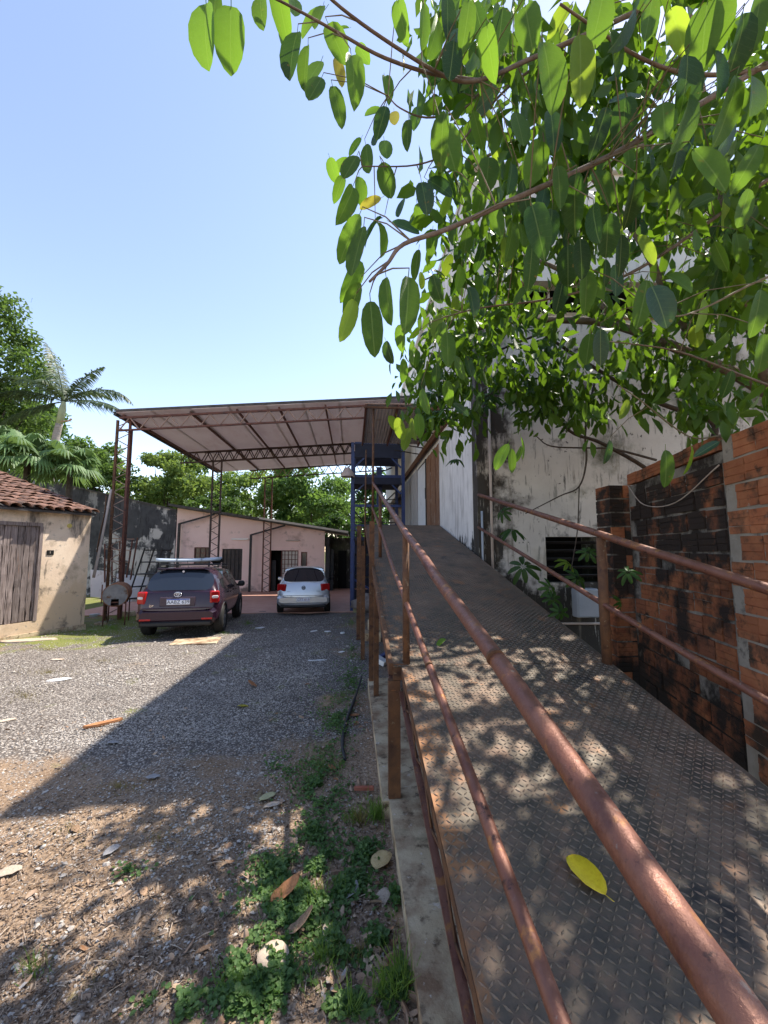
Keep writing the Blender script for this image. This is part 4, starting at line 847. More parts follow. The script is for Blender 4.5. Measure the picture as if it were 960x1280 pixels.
tag(MB().rbox((.0, .0, .0), (.14, .22, .07), .05).build('roof_bag', M_trim, M=Matrix.Translation((suv.location.x+.52, suv.location.y-.35, gz(0, 10.5)+1.68)) @ Matrix.Rotation(R(20), 4, 'Z')), 'small black bag at the right end of the roof board', 'bag')

def make_gol(loc, rz):
    root = thing('parked_car', loc, 'silver hatchback parked on the gravel in front of the pink building', 'car', 'cars parked in the yard', rz)
    paint = mat('silver_paint', (.50, .51, .54), (.54, .55, .58), 3, .25, bump=0, spec=.6, metal=.45)
    paint.node_tree.nodes['Principled BSDF'].inputs['Coat Weight'].default_value = .6
    b0 = [.24, .23, .30, .52, .76, .95]
    XR_ = [0, .80, .93, .985, .98, .93, .80, .48, 0]; XB = [0, .80, .93, .985, .98, .925, .72, .45, 0]
    def st(y, sc, zr, xs_=XB, yo=None, bl=b0): return (y, sc, bl+zr, xs_, yo or [0]*9)
    rear = [.03, .02, -.03, -.04, .0, .06, .08, .08, .08]
    sts = [st(-1.90, 0, [.97, .98, .98], XR_, rear), st(-1.895, .70, [.97, .98, .98], XR_, rear), st(-1.85, .93, [.97, .98, .98], XR_, rear), st(-1.74, .995, [1.0, 1.01, 1.01], XR_, [0, 0, 0, 0, 0, 0, -.03, -.04, -.04]),
           st(-1.32, 1, [1.34, 1.40, 1.42]), st(-1.22, 1, [1.38, 1.43, 1.45]), st(-.85, 1, [1.40, 1.455, 1.47]), st(-.78, 1, [1.40, 1.455, 1.47]), st(-.08, 1, [1.40, 1.455, 1.47]), st(0, 1, [1.395, 1.45, 1.465]),
           st(.45, 1, [1.34, 1.40, 1.41]), st(1.08, .99, [1.0, 1.01, 1.02], XR_), st(1.16, .985, [.97, .98, .99], XR_), st(1.6, .95, [.90, .92, .93], XR_, None, [.24, .23, .3, .52, .74, .87]), st(1.86, .82, [.76, .78, .79], XR_, None, [.28, .26, .34, .5, .64, .74]), st(1.95, .5, [.68, .7, .7], XR_, None, [.32, .3, .36, .48, .58, .66]), st(1.96, 0, [.68, .7, .7], XR_, None, [.32, .3, .36, .48, .58, .66])]
    zn = {}
    for j in (6, 7): zn[(3, j)] = 'rear_window'; zn[(10, j)] = 'windscreen'
    for i in (5, 7, 9): zn[(i, 5)] = 'side_window'
    cage_car(root, .83, sts, zn, {'body': paint, 'rear_window': M_glass, 'windscreen': M_glass, 'side_window': M_glass})
    for x in (-.82, .82):
        for y in (-1.2, 1.25): wheel(root, x, y, .295, .18)
    bu = MB().rbox((0, -1.83, .46), (.79, .11, .15), .07).build('rear_bumper', paint, root, True)
    MB().rbox((0, -1.86, .275), (.70, .08, .045), .03).build('lower_valance', M_trim, bu, True); MB().rbox((0, -1.93, .60), (.62, .03, .010), .008).build('bumper_step', paint, bu, True)
    for sg in (-1, 1):
        MB().beam((sg*.32, -1.944, .60), (sg*.62, -1.944, .44), .012, .03, (0, 1, 0)).build('bumper_crease', paint, bu, True)
        lens('tail_light', root, sg*.655, -1.80, .83, .145, .115, M_red, sg*.40)
        mi = MB().rbox((sg*.93, .55, .99), (.08, .05, .06), .03).build('mirror', M_trim if sg > 0 else paint, root, True); MB().beam((sg*.80, .58, .95), (sg*.88, .56, .96), .05, .04).build('mirror_arm', M_trim, mi, True)
    MB().box((-.5, -1.897, .715), (.5, -1.89, .722)).build('tailgate_gap', M_trim, root, True)
    pt = MB().rbox((0, -1.945, .475), (.20, .006, .058), .005).build('licence_plate', M_plate, root, True)
    text('plate_text', 'CFT 613', mat('plate_red_ink', (.30, .10, .10), None, bump=0), pt, Matrix.Translation((0, -1.952, .475)) @ Matrix.Rotation(math.pi/2, 4, 'X'), .10)
    b = MB(); ellipse_ring(b, (0, -1.90, .83), .055, .055, .007)
    for p, q_ in (((-.035, .865), (-.012, .83)), ((-.012, .83), (0, .85)), ((0, .85), (.012, .83)), ((.012, .83), (.035, .865)), ((-.04, .84), (-.02, .79)), ((-.02, .79), (0, .825)), ((0, .825), (.02, .79)), ((.02, .79), (.04, .84))): b.tube([(p[0], -1.902, p[1]), (q_[0], -1.902, q_[1])], .006, 5)
    b.build('emblem', M_dark, root, True)
    MB().rbox((0, -1.30, 1.435), (.55, .06, .012), .01).build('roof_spoiler', paint, root, True)
    for sg in (-1, 1): MB().rbox((sg*.35, -.75, 1.12), (.13, .06, .12), .05).build('headrest', M_trim, root, True)
    return root
gp = PG(377, 769); gol = make_gol((gp.x-.1, gp.y+1.85, gz(0, gp.y+1.9)+.02), R(4.5)); gol.rotation_euler.x = R(-1.0)
exec_after = None

# ------------------------------------------------------------------ vegetation: templates
def leaf_template(wd, curl=.12, fold=.10, n=7, petiole=.16, wob=0):
    """blade along +y from 0 to 1, half-width wd, folded along the midrib"""
    vs = []; fs = []
    for i in range(n+1):
        u = .5-.5*math.cos(math.pi*i/n); e_ = abs(2*u-1.04)/1.04 if u < .52 else abs(2*u-1.04)/.96
        hw = wd*max(.0, 1-min(1, e_)**2.35)**.58 if 0 < i < n else .012
        z = -curl*u*u+wob*math.sin(u*9)
        vs += [(-hw, u, z+fold*hw/wd*.5+wob*math.sin(u*13+1)), (0, u, z), (hw, u, z+fold*hw/wd*.5+wob*math.sin(u*11+2))]
    for i in range(n):
        a = i*3; fs += [(a, a+1, a+4, a+3), (a+1, a+2, a+5, a+4)]
    if petiole:
        b = len(vs); r = .008
        for t in (0, 1):
            y = -petiole if t == 0 else .03
            z = .05 if t == 0 else -.004
            vs += [(-r, y, z), (r, y, z), (0, y, z-r*1.6)]
        fs += [(b, b+1, b+4, b+3), (b+1, b+2, b+5, b+4), (b+2, b, b+3, b+5)]
    return vs, fs
LT = [leaf_template(.23, .45, .3, wob=.02), leaf_template(.17, .2, .2, wob=.008), leaf_template(.21, .15, .16), leaf_template(.25, .05, .10), leaf_template(.28, .22, .22), leaf_template(.20, .3, .12, wob=.012)]
def tri_quads(vs, fs): return np.array(vs), np.array(fs)
MASS_T = (np.array([(0, 0, 0), (-.19, .35, .05), (0, .4, -.03), (.19, .35, .05), (-.17, .7, .0), (0, .72, -.07), (.17, .7, .0), (0, 1, -.12)]), np.array([(0, 3, 2, 1), (1, 2, 5, 4), (2, 3, 6, 5), (4, 5, 7, 7)]))

# ------------------------------------------------------------------ broad-leaved tree overhead
bt = thing('broadleaf_tree', (5.0, 3.4, -.1), 'large leaved tree whose branches hang over the ramp from the right', 'tree')
BR = {   # branch polylines: (px, py, distance)
 'a': ([(1010, 40, 2.05), (960, 78, 1.95), (850, 145, 1.8), (760, 196, 1.7), (640, 250, 1.6), (560, 286, 1.52), (505, 305, 1.47), (484, 330, 1.45), (462, 352, 1.42)], .019, .005),
 'b': ([(1000, 70, 2.0), (935, 90, 1.9), (860, 92, 1.85), (800, 72, 1.8), (745, 36, 1.75), (700, 5, 1.7)], .013, .006),
 'c': ([(980, -80, 2.3), (820, 2, 2.1), (740, 40, 2.0), (660, 75, 1.95), (600, 100, 1.85), (556, 95, 1.8), (477, 47, 1.65), (415, 0, 1.5), (380, -40, 1.4)], .016, .005),
 'd': ([(600, 101, 1.85), (540, 92, 1.8), (480, 72, 1.7), (430, 45, 1.6), (382, 18, 1.5), (330, -8, 1.4), (285, -20, 1.35)], .010, .003),
 'e': ([(640, 90, 2.3), (600, 116, 2.3), (576, 138, 2.25), (533, 147, 2.2), (500, 135, 2.2), (485, 120, 2.2)], .009, .003),
 'f': ([(690, 70, 2.4), (640, 105, 2.35), (600, 147, 2.3), (568, 186, 2.25), (521, 206, 2.2), (453, 208, 2.1)], .010, .003),
 'g': ([(1010, 190, 2.6), (945, 235, 2.6), (860, 296, 2.6), (800, 335, 2.6), (747, 358, 2.6), (680, 375, 2.6), (606, 384, 2.6), (560, 395, 2.55)], .017, .004),
 'h': ([(1100, 590, 3.6), (960, 490, 3.9), (884, 452, 4.1), (776, 408, 4.4), (700, 400, 4.6), (620, 405, 4.8), (560, 425, 4.9)], .085, .02),
 'i': ([(884, 452, 4.1), (840, 380, 4.0), (800, 300, 3.9), (740, 220, 3.8), (690, 150, 3.7), (650, 80, 3.6), (620, 0, 3.5)], .05, .012),
 'j': ([(776, 408, 4.4), (720, 350, 4.4), (650, 320, 4.4), (580, 330, 4.3), (530, 350, 4.3)], .035, .008),
 'k': ([(960, 490, 3.9), (930, 380, 3.6), (900, 250, 3.4), (880, 120, 3.3), (860, 0, 3.2)], .05, .015),
 'l': ([(1000, 330, 2.0), (940, 355, 2.0), (880, 385, 2.0), (840, 395, 1.95), (800, 375, 1.9)], .008, .003),
 'm': ([(1010, 500, 2.6), (930, 470, 2.6), (850, 440, 2.6), (790, 430, 2.6), (740, 425, 2.6)], .010, .003),
 'n': ([(900, 545, 2.6), (860, 545, 2.6), (800, 500, 2.6), (770, 480, 2.6)], .006, .003),
 'o': ([(690, 150, 3.7), (620, 190, 3.6), (560, 215, 3.5), (530, 240, 3.4)], .02, .005),
}
BP = []
for k, (pl, r0, r1) in BR.items():
    pts = spline([PY(*p) for p in pl], 5); n = len(pts); MB().tube(pts, [r0+(r1-r0)*i/(n-1) for i in range(n)], 8).build('branch', M_bark if r0 > .008 else M_twig, bt)
    BP += pts
hp = PY(1100, 590, 3.6)
MB().tube(spline([(5.0, 3.4, -.3), (5.02, 3.42, .8), (4.9, 3.5, 1.7), (hp.x, hp.y, hp.z), tuple(PY(1020, 525, 3.8))], 5), [.24-.14*i/20 for i in range(21)], 12).build('trunk', M_bark, bt)
MB().tube(spline([(4.9, 3.5, 1.7), (5.0, 3.2, 3.2), (4.3, 2.8, 4.2), tuple(PY(1010, 40, 2.05))], 6), [.14-.12*i/18 for i in range(19)], 10).build('limb', M_bark, bt)
MB().tube(spline([(5.0, 3.2, 3.2), (5.2, 3.6, 5.0), (4.6, 4.2, 6.4), (3.6, 4.6, 7.2)], 6), [.11-.08*i/18 for i in range(19)], 10).build('limb', M_bark, bt)
MB().tube(spline([(5.0, 3.2, 3.2), (4.0, 2.0, 4.6), (2.6, 1.4, 5.2), (1.6, 1.2, 5.4)], 6), [.09-.07*i/18 for i in range(19)], 10).build('limb', M_bark, bt)
leafmesh = {}
def lm(k, m):
    key = (k, m.name)
    if key not in leafmesh:
        b = MB(); b.add(*LT[k], True); leafmesh[key] = b.mesh('leaf', m)
    return leafmesh[key]
LEAVES = """254 38 75 2 n|287 44 72 3 n|270 10 50 0 n|325 12 42 0 n|350 8 55 -5 n|368 8 40 0 n|355 38 46 0 n|364 64 56 12 d|380 80 56 15 n|392 90 46 25 n|394 110 46 20 n|420 50 50 -20 n|424 88 36 -15 y|444 90 60 -12 n|422 127 50 -12 n
390 25 42 60 n|453 66 28 -30 n|428 35 18 90 n|398 18 40 20 n|485 105 34 -10 n|477 151 46 10 d|467 139 24 80 n|493 147 28 0 y|521 142 38 10 n|509 166 42 0 n|471 170 36 15 d|482 186 36 0 n|545 131 40 20 d|550 170 58 10 n|560 180 60 -8 n
438 208 44 20 n|416 212 28 -20 n|428 206 26 60 n|424 233 30 15 n|437 251 50 10 n|451 237 32 -10 n|459 198 38 0 n|463 253 30 70 y|483 225 46 -20 n|444 182 26 30 d|436 295 58 25 n|446 313 62 15 n|442 348 50 15 n|463 283 36 60 g|479 293 42 -20 n
507 283 38 -70 g|436 398 58 10 b|465 405 68 -3 n|483 374 60 -5 n|511 376 82 0 n|440 376 46 20 n|531 245 42 -10 g|550 232 38 -60 g|568 240 36 -50 n|501 259 32 10 d|523 269 32 0 n|547 408 38 5 b|560 435 46 -5 n|592 372 38 -20 g|553 420 40 8 n
727 84 86 -3 b|689 90 85 -15 n|789 118 54 90 g|750 163 66 20 d|693 155 66 0 d|812 20 62 5 n|848 38 66 -20 b|835 20 62 -25 n|889 208 76 -25 n|938 205 66 30 n|865 140 86 5 n|860 105 80 -5 d|918 130 92 5 n|900 85 86 0 d|702 18 44 40 b
629 180 40 5 n|610 215 50 0 n|566 238 30 -40 g|640 14 46 0 n|585 25 62 5 n|672 280 70 0 d|716 250 66 10 d|755 230 56 -15 n|740 275 62 20 d|702 310 38 10 g|760 292 52 0 d|710 330 50 5 d|727 322 52 -5 d|777 317 52 0 d|814 246 36 90 b
858 267 38 -30 b|843 288 34 -40 b|810 308 44 -20 b|852 352 40 -60 n|826 380 60 -15 g|806 375 62 10 n|919 356 38 0 b|948 390 64 15 n|880 392 42 0 b|935 365 36 50 n|793 250 52 0 d|948 302 36 80 g|751 433 46 0 g|735 436 42 15 n|781 511 28 20 b
760 565 30 0 g|835 584 46 0 n|865 574 38 10 b|884 560 34 60 g|732 514 26 15 n|776 440 30 0 n|819 433 24 70 n|797 516 26 -20 n|529 476 22 10 g|529 500 34 5 n|505 462 28 0 n|500 536 28 -20 b|508 548 30 10 b|516 536 28 0 b|524 530 28 -8 n|493 530 24 -30 b
627 570 36 30 n|654 560 28 -10 n|648 568 24 20 n|640 575 30 0 n|560 20 56 0 d|575 50 60 8 d|600 30 60 -10 d|545 45 54 0 n|565 75 56 5 d|530 30 52 -5 n|610 60 58 0 n|625 40 60 10 d|500 20 48 0 n|660 30 64 -8 n
750 20 70 5 n|770 60 66 -10 n|790 30 70 0 d|880 40 80 8 n|930 50 80 -5 d|945 110 80 5 n|950 20 76 0 n|905 20 74 -8 n|915 170 70 10 d|850 190 64 0 d|830 150 64 8 n|810 180 58 -6 n|780 150 60 5 d|670 200 60 8 n|650 160 54 -5 n|640 220 52 0 d|700 230 60 -6 n|690 280 60 6 d|665 330 54 0 d|640 300 48 5 n|620 270 46 -8 n|735 360 50 0 n|700 370 44 10 d|770 350 46 0 d|655 250 50 -12 d|600 250 40 10 n|585 290 36 0 n|600 320 36 15 d|870 300 40 20 n|900 320 44 -20 n|930 260 50 10 n|880 250 46 60 n|955 440 50 0 n|900 430 36 30 n|870 420 34 0 b|840 470 36 -20 n|910 480 34 10 d|575 345 40 5 n|545 360 36 -10 d|520 330 36 10 n|540 300 34 0 n|560 330 30 20 b|500 420 30 5 n|485 440 28 -10 d|515 440 30 0 n|545 470 30 10 d|560 490 30 0 n|575 460 32 -10 n""".replace('\n', '|').split('|')
MK = {'n': M_leaf, 'b': M_leafb, 'd': M_leafd, 'g': M_leafg, 'y': M_leafy}
q = random.Random(21)
from mathutils.kdtree import KDTree
kd = KDTree(len(BP))
for i, p in enumerate(BP): kd.insert(p, i)
kd.balance()
petM = M_twig
def put_leaf(c, L, tilt, m, k=None, twig=True):
    a = R(tilt+q.uniform(-6, 6)); ax = Vector((-math.sin(a), q.uniform(-.35, .25), -math.cos(a))).normalized()
    yaw = q.gauss(0, .55); nrm = Vector((math.sin(yaw), -math.cos(yaw), q.uniform(-.1, .35)))
    x = ax.cross(nrm).normalized(); nz = x.cross(ax); base = c-ax*L*.5
    Mx = Matrix(((x.x*L, ax.x*L, nz.x*L, base.x), (x.y*L, ax.y*L, nz.y*L, base.y), (x.z*L, ax.z*L, nz.z*L, base.z), (0, 0, 0, 1)))
    link('leaf', lm(q.randrange(6) if k is None else k, m), bt, M=Mx)
    if twig:
        p, i, d = kd.find(base-ax*L*.15)
        if .02 < d < .5:
            s = base-ax*L*.15+nz*L*.05; mid = (s+p)/2+Vector((0, 0, .08*d)); TW.tube([p, mid, s], [.0035, .0028, .002], 5, False)
TW = MB(); cnt = 0
for e in LEAVES:
    px, py, l, t, k = e.split(); l = float(l); Lr = q.uniform(.175, .215); Y_ = min(4.6, max(1.3, 500*Lr/l*.98))
    put_leaf(PY(float(px), float(py), Y_), l*Y_/500*1.06, float(t), MK[k]); cnt += 1
# more hanging leaves near the visible branches, up to the limit for single pieces
ZONES = [(760, 110, 190, 110, 1.9, 3.0, 26), (650, 200, 90, 110, 2.2, 3.2, 16), (720, 300, 90, 60, 2.2, 3.0, 16), (860, 330, 100, 70, 2.3, 3.4, 14), (580, 60, 60, 50, 2.0, 2.8, 10), (560, 320, 60, 70, 2.4, 3.6, 12), (900, 220, 70, 80, 2.2, 3.0, 8), (560, 470, 50, 50, 3.4, 4.4, 8)]
for cx, cy, rx, ry, ya, yb, n in ZONES:
    for i in range(n):
        u = q.uniform(0, 2*math.pi); r = math.sqrt(q.random()); put_leaf(PY(cx+rx*r*math.cos(u), cy+ry*r*math.sin(u), q.uniform(ya, yb)), q.uniform(.16, .22), q.gauss(0, 22), q.choice((M_leaf, M_leaf, M_leafd, M_leafd, M_leafb, M_leafg)))
tag(TW.build('leaf_stalks', M_twig, bt), kind='stuff')
# the rest of the crown, in view further back and out of view overhead
def cloud(n, centre, rad, size, seed, hang=.8):
    g = np.random.default_rng(seed); C_ = np.asarray(centre); ncl = max(6, n//60); cl = g.normal(0, .45, (ncl, 3)); cl *= np.minimum(1, 1/np.linalg.norm(cl, axis=1))[:, None]
    P = C_+(cl[g.integers(0, ncl, n)]+g.normal(0, .12, (n, 3)))*np.asarray(rad)
    AX = g.normal(0, .5, (n, 3))+np.array([0, 0, -hang]); UP = g.normal(0, 1, (n, 3))+np.array([0, 0, .6]); SC = size*g.uniform(.7, 1.2, n); return P, AX, UP, SC
def pxcloud(n, spec, size, seed):
    g = np.random.default_rng(seed); cx, cy, rx, ry, ya, yb = spec; ncl = max(4, n//14); c = []
    for i in range(ncl):
        u = g.uniform(0, 6.283); r = math.sqrt(g.random()); c.append(PY(cx+rx*r*math.cos(u), cy+ry*r*math.sin(u), g.uniform(ya, yb)))
    c = np.array(c); P = c[g.integers(0, ncl, n)]+g.normal(0, .13, (n, 3)); AX = g.normal(0, .45, (n, 3))+np.array([0, 0, -.8]); UP = g.normal(0, 1, (n, 3))+np.array([0, 0, .5]); return P, AX, UP, size*g.uniform(.7, 1.25, n)
sets = [pxcloud(150, (690, 130, 130, 120, 2.0, 2.7), .18, 1), pxcloud(190, (840, 130, 130, 130, 2.0, 2.8), .18, 2), pxcloud(270, (600, 330, 80, 80, 2.9, 3.7), .15, 3), pxcloud(200, (700, 300, 90, 80, 2.8, 3.5), .15, 4),
        pxcloud(300, (560, 440, 55, 70, 4.0, 5.2), .15, 5), pxcloud(170, (860, 300, 100, 60, 3.4, 4.6), .14, 6), pxcloud(190, (640, 430, 70, 60, 4.2, 5.2), .14, 7), pxcloud(170, (850, 420, 90, 50, 3.4, 4.4), .14, 8), pxcloud(330, (940, 200, 50, 130, 2.8, 3.8), .15, 9), pxcloud(420, (600, 60, 60, 60, 2.8, 3.6), .15, 10),
        pxcloud(320, (770, 470, 150, 45, 3.5, 4.5), .17, 91), pxcloud(170, (900, 500, 60, 60, 2.9, 3.8), .17, 92), pxcloud(220, (640, 490, 70, 45, 4.3, 5.0), .16, 93), pxcloud(150, (850, 400, 110, 40, 2.9, 3.8), .17, 94), pxcloud(200, (560, 500, 45, 40, 4.4, 5.2), .16, 95),
        *[pxcloud(n_, (x_, y_, rx_, ry_, ya_, yb_), .19, 60+i_) for i_, (x_, y_, rx_, ry_, ya_, yb_, n_) in enumerate(((715, 265, 45, 70, 2.3, 2.8, 120), (590, 35, 55, 55, 1.9, 2.4, 60), (870, 110, 70, 90, 1.9, 2.5, 90), (690, 160, 60, 60, 2.1, 2.6, 60), (640, 390, 70, 45, 3.6, 4.4, 130), (560, 430, 50, 60, 3.8, 4.6, 130), (930, 60, 60, 80, 1.9, 2.5, 80), (770, 40, 80, 60, 2.0, 2.6, 60), (650, 60, 60, 60, 2.0, 2.6, 50), (590, 260, 50, 70, 2.6, 3.2, 90), (790, 200, 60, 50, 2.4, 3.0, 60), (700, 470, 80, 40, 4.3, 5.0, 120), (820, 470, 80, 40, 3.8, 4.6, 90), (930, 330, 50, 60, 2.4, 3.0, 70)))],
        cloud(420, (4.8, 4.2, 5.6), (1.8, 1.5, 1.5), .22, 11), cloud(1150, (4.3, 3.0, 5.3), (1.9, 1.6, 1.2), .25, 12), cloud(700, (5.2, 3.4, 5.0), (2.0, 2.4, 1.8), .18, 13), cloud(260, (2.2, .6, 5.6), (2.0, 1.6, .8), .25, 14)]
P = np.concatenate([s[0] for s in sets]); AX = np.concatenate([s[1] for s in sets]); UP = np.concatenate([s[2] for s in sets]); SC = np.concatenate([s[3] for s in sets])
Vv, Ff = scatter(MASS_T[0], MASS_T[1][:, :3] if False else np.array([(0, 3, 2), (0, 2, 1), (1, 2, 5), (1, 5, 4), (2, 3, 6), (2, 6, 5), (4, 5, 7), (5, 6, 7)]), P, AX, UP, SC)
tag(link('crown', npmesh('crown', Vv, Ff, M_mass, True), bt), kind='stuff')

# ------------------------------------------------------------------ umbrella-leaved tree behind it
ut = thing('umbrella_tree', (3.95, 4.95, -.1), 'dark tree with finger shaped leaf whorls between brick wall and warehouse', 'tree')
UB = {'a': ([(838, 640, 5.4), (819, 595, 5.35), (754, 555, 5.2), (711, 538, 5.1), (678, 492, 5.0), (655, 470, 5.0)], .035, .010),
      'b': ([(890, 560, 5.0), (890, 527, 5.0), (830, 506, 5.0), (765, 473, 5.0), (678, 416, 5.0), (640, 380, 5.0)], .045, .012),
      'c': ([(745, 470, 5.0), (732, 533, 4.6), (733, 575, 4.5), (724, 608, 4.4), (700, 620, 4.3), (657, 642, 4.2)], .016, .005),
      'd': ([(820, 575, 5.2), (770, 562, 5.0), (740, 560, 4.9), (690, 558, 4.8), (670, 545, 4.8)], .018, .006),
      'e': ([(724, 608, 4.4), (722, 660, 4.2), (716, 700, 4.0), (712, 720, 3.9)], .007, .004),
      'f': ([(765, 473, 5.0), (700, 470, 5.0), (640, 480, 5.0), (600, 500, 5.0)], .02, .006),
      'g': ([(678, 416, 5.0), (620, 440, 5.1), (570, 470, 5.1), (540, 500, 5.1)], .018, .006)}
for k, (pl, r0, r1) in UB.items():
    pts = spline([PY(*p) for p in pl], 5); n = len(pts); MB().tube(pts, [r0+(r1-r0)*i/(n-1) for i in range(n)], 7).build('branch', M_barkdk, ut)
t0 = PY(838, 640, 5.4); t1 = PY(890, 560, 5.0)
MB().tube(spline([(t0.x+.3, 5.3, -.3), (t0.x+.15, 5.35, .9), t0], 5), [.075-.004*i for i in range(11)], 9).build('trunk', M_barkdk, ut)
MB().tube(spline([(t0.x+.3, 5.3, -.2), (t0.x+.35, 5.2, 1.2), t1], 5), [.07-.003*i for i in range(11)], 9).build('trunk', M_barkdk, ut)
b = MB(); lv_, lf_ = leaf_template(.16, .25, .15, 5, .12); 
for k in range(8):
    a = 2*math.pi*k/8+.2; sc = .9+.15*math.sin(k*2.2); dr_ = .35+.12*math.sin(k*1.7); c_, s_ = math.cos(a), math.sin(a); vs = []
    for x, y, z in lv_:
        y *= sc; y += .12; rr_ = y*math.cos(dr_)+z*math.sin(dr_); zz = -y*math.sin(dr_)+z*math.cos(dr_); vs.append((x*c_*.95-rr_*s_, x*s_*.95+rr_*c_, zz))
    b.add(vs, lf_, True)
wm = b.mesh('leaf_whorl', M_palmate); wmb = wm.copy(); wmb.materials.clear(); wmb.materials.append(M_leafb)
WH = [(640, 662, 4.2, .17, 20), (654, 708, 4.0, .19, 55), (722, 722, 3.8, .13, 65), (700, 765, 3.7, .11, 78), (628, 640, 4.3, .12, 60), (710, 703, 4.0, .13, 40), (735, 690, 3.9, .12, 60), (688, 735, 3.9, .12, 70), (785, 715, 3.2, .11, 50), (690, 748, 3.8, .10, 75), (776, 752, 3.1, .08, 75)]
q = random.Random(9)
for i in range(46):
    WH.append((q.uniform(535, 740), q.gauss(480, 34), q.uniform(4.7, 5.5), q.uniform(.15, .22), q.uniform(15, 75)))
for px, py, y, r_, tl in WH:
    az = q.uniform(-.9, .9); Mx = Matrix.Translation(PY(px, py, y)) @ Matrix.Rotation(az, 4, 'Z') @ Matrix.Rotation(R(tl), 4, 'X') @ Matrix.Rotation(q.uniform(0, 6), 4, 'Z') @ Matrix.Scale(r_, 4)
    link('leaf_whorl', wmb if (px, py) == (710, 703) else wm, ut, M=Mx)

# ------------------------------------------------------------------ background trees
QUAD_T = (np.array([(-.5, 0, 0), (.5, 0, .06), (.42, 1, -.08), (-.42, 1, .03)]), np.array([(0, 1, 2, 3)]))
def bgtree(name, label, base, trunk_h, centre, rad, n, size, m, seed, ncl=46, group='trees beyond the yard', tr=.2):
    t = thing(name, base, label, 'tree', group); g = np.random.default_rng(seed); B = Vector(base); Cc = Vector(centre)
    tp = [B, B+Vector((.2, 0, trunk_h*.5)), B+(Cc-B)*.55+Vector((0, 0, 0)), Cc]
    MB().tube(spline(tp, 4), [tr*(1-.06*i) for i in range(13)], 7).build('trunk', M_barkdk, t)
    cl = g.normal(0, 1, (ncl, 3)); cl /= np.linalg.norm(cl, axis=1)[:, None]; cl *= (g.random(ncl)**.35)[:, None]; cl[:, 2] = np.where(cl[:, 2] < -.55, -.55+.3*cl[:, 2], cl[:, 2])
    for k in range(7):
        e = Cc+Vector((cl[k]*np.asarray(rad)*.8).tolist()); s_ = B+(Cc-B)*.45; MB().tube([s_, (s_+e)/2+Vector((0, 0, -.2)), e], [tr*.4, tr*.25, tr*.08], 5).build('limb', M_barkdk, t)
    csz = g.uniform(.16, .32, ncl); id_ = g.integers(0, ncl, n); off = g.normal(0, 1, (n, 3)); off /= np.linalg.norm(off, axis=1)[:, None]; off *= (g.random(n)**.5)[:, None]*csz[id_][:, None]
    P = np.array(centre)+(cl[id_]+off*np.array([1, 1, .75]))*np.asarray(rad)
    AX = g.normal(0, .8, (n, 3))+np.array([0, 0, -.3]); UP = g.normal(0, .7, (n, 3))+np.array([0, 0, .7])+off*1.2
    V_, F2 = scatter(QUAD_T[0], QUAD_T[1], P, AX, UP, np.stack([size*.55*g.uniform(.6, 1.3, n), size*g.uniform(.6, 1.3, n), size*np.ones(n)], 1))
    tag(link('crown', npmesh('crown', V_, F2, m), t), kind='stuff'); return t
def far(px, py, y): v = PY(px, py, y); return (v.x, v.y, v.z)
def ft(name, label, px, py, y, rxp, ryp, n, size, m, seed, **k):
    c = far(px, py, y); s = y/500; bgtree(name, label, (c[0]+.3, y, -.5), 3, c, (rxp*s, rxp*s*.8, ryp*s), n, size, m, seed, **k)
ft('leafy_tree', 'tall bright green tree filling the left edge behind the palm', -38, 478, 27, 88, 118, 26000, .24, M_far1, 1, ncl=130, tr=.4)
ft('leafy_tree', 'dark green tree low behind the palm trunk', 20, 548, 33, 60, 52, 9500, 0.26, M_far2, 2)
ft('leafy_tree', 'bushy tree above the mouldy wall just left of the lattice column', 118, 596, 30, 46, 40, 8550, 0.23, M_far1, 3)
ft('leafy_tree', 'yellow green tree seen between front and middle canopy columns', 205, 606, 30, 52, 42, 10450, 0.22, M_far3, 4, ncl=60)
ft('leafy_tree', 'dark tree directly behind the middle canopy column', 255, 612, 37, 46, 42, 7980, 0.26, M_far2, 5)
ft('leafy_tree', 'pale green tree behind the rear canopy column', 312, 622, 34, 44, 42, 7980, 0.23, M_far3, 6)
ft('leafy_tree', 'large rounded tree between rear canopy column and blue hoist', 388, 628, 32, 62, 58, 17100, 0.23, M_far1, 7, ncl=80)
ft('leafy_tree', 'dark tree seen through the blue hoist frame', 462, 640, 36, 46, 60, 9500, 0.26, M_far2, 8)
ft('leafy_tree', 'low shrubby tree peeking above the pink roof near the blue post', 420, 668, 27, 34, 26, 4940, 0.19, M_far2, 9)
ft('leafy_tree', 'small tree behind the pink building roof ridge', 270, 640, 27, 40, 24, 4940, 0.19, M_far1, 10)

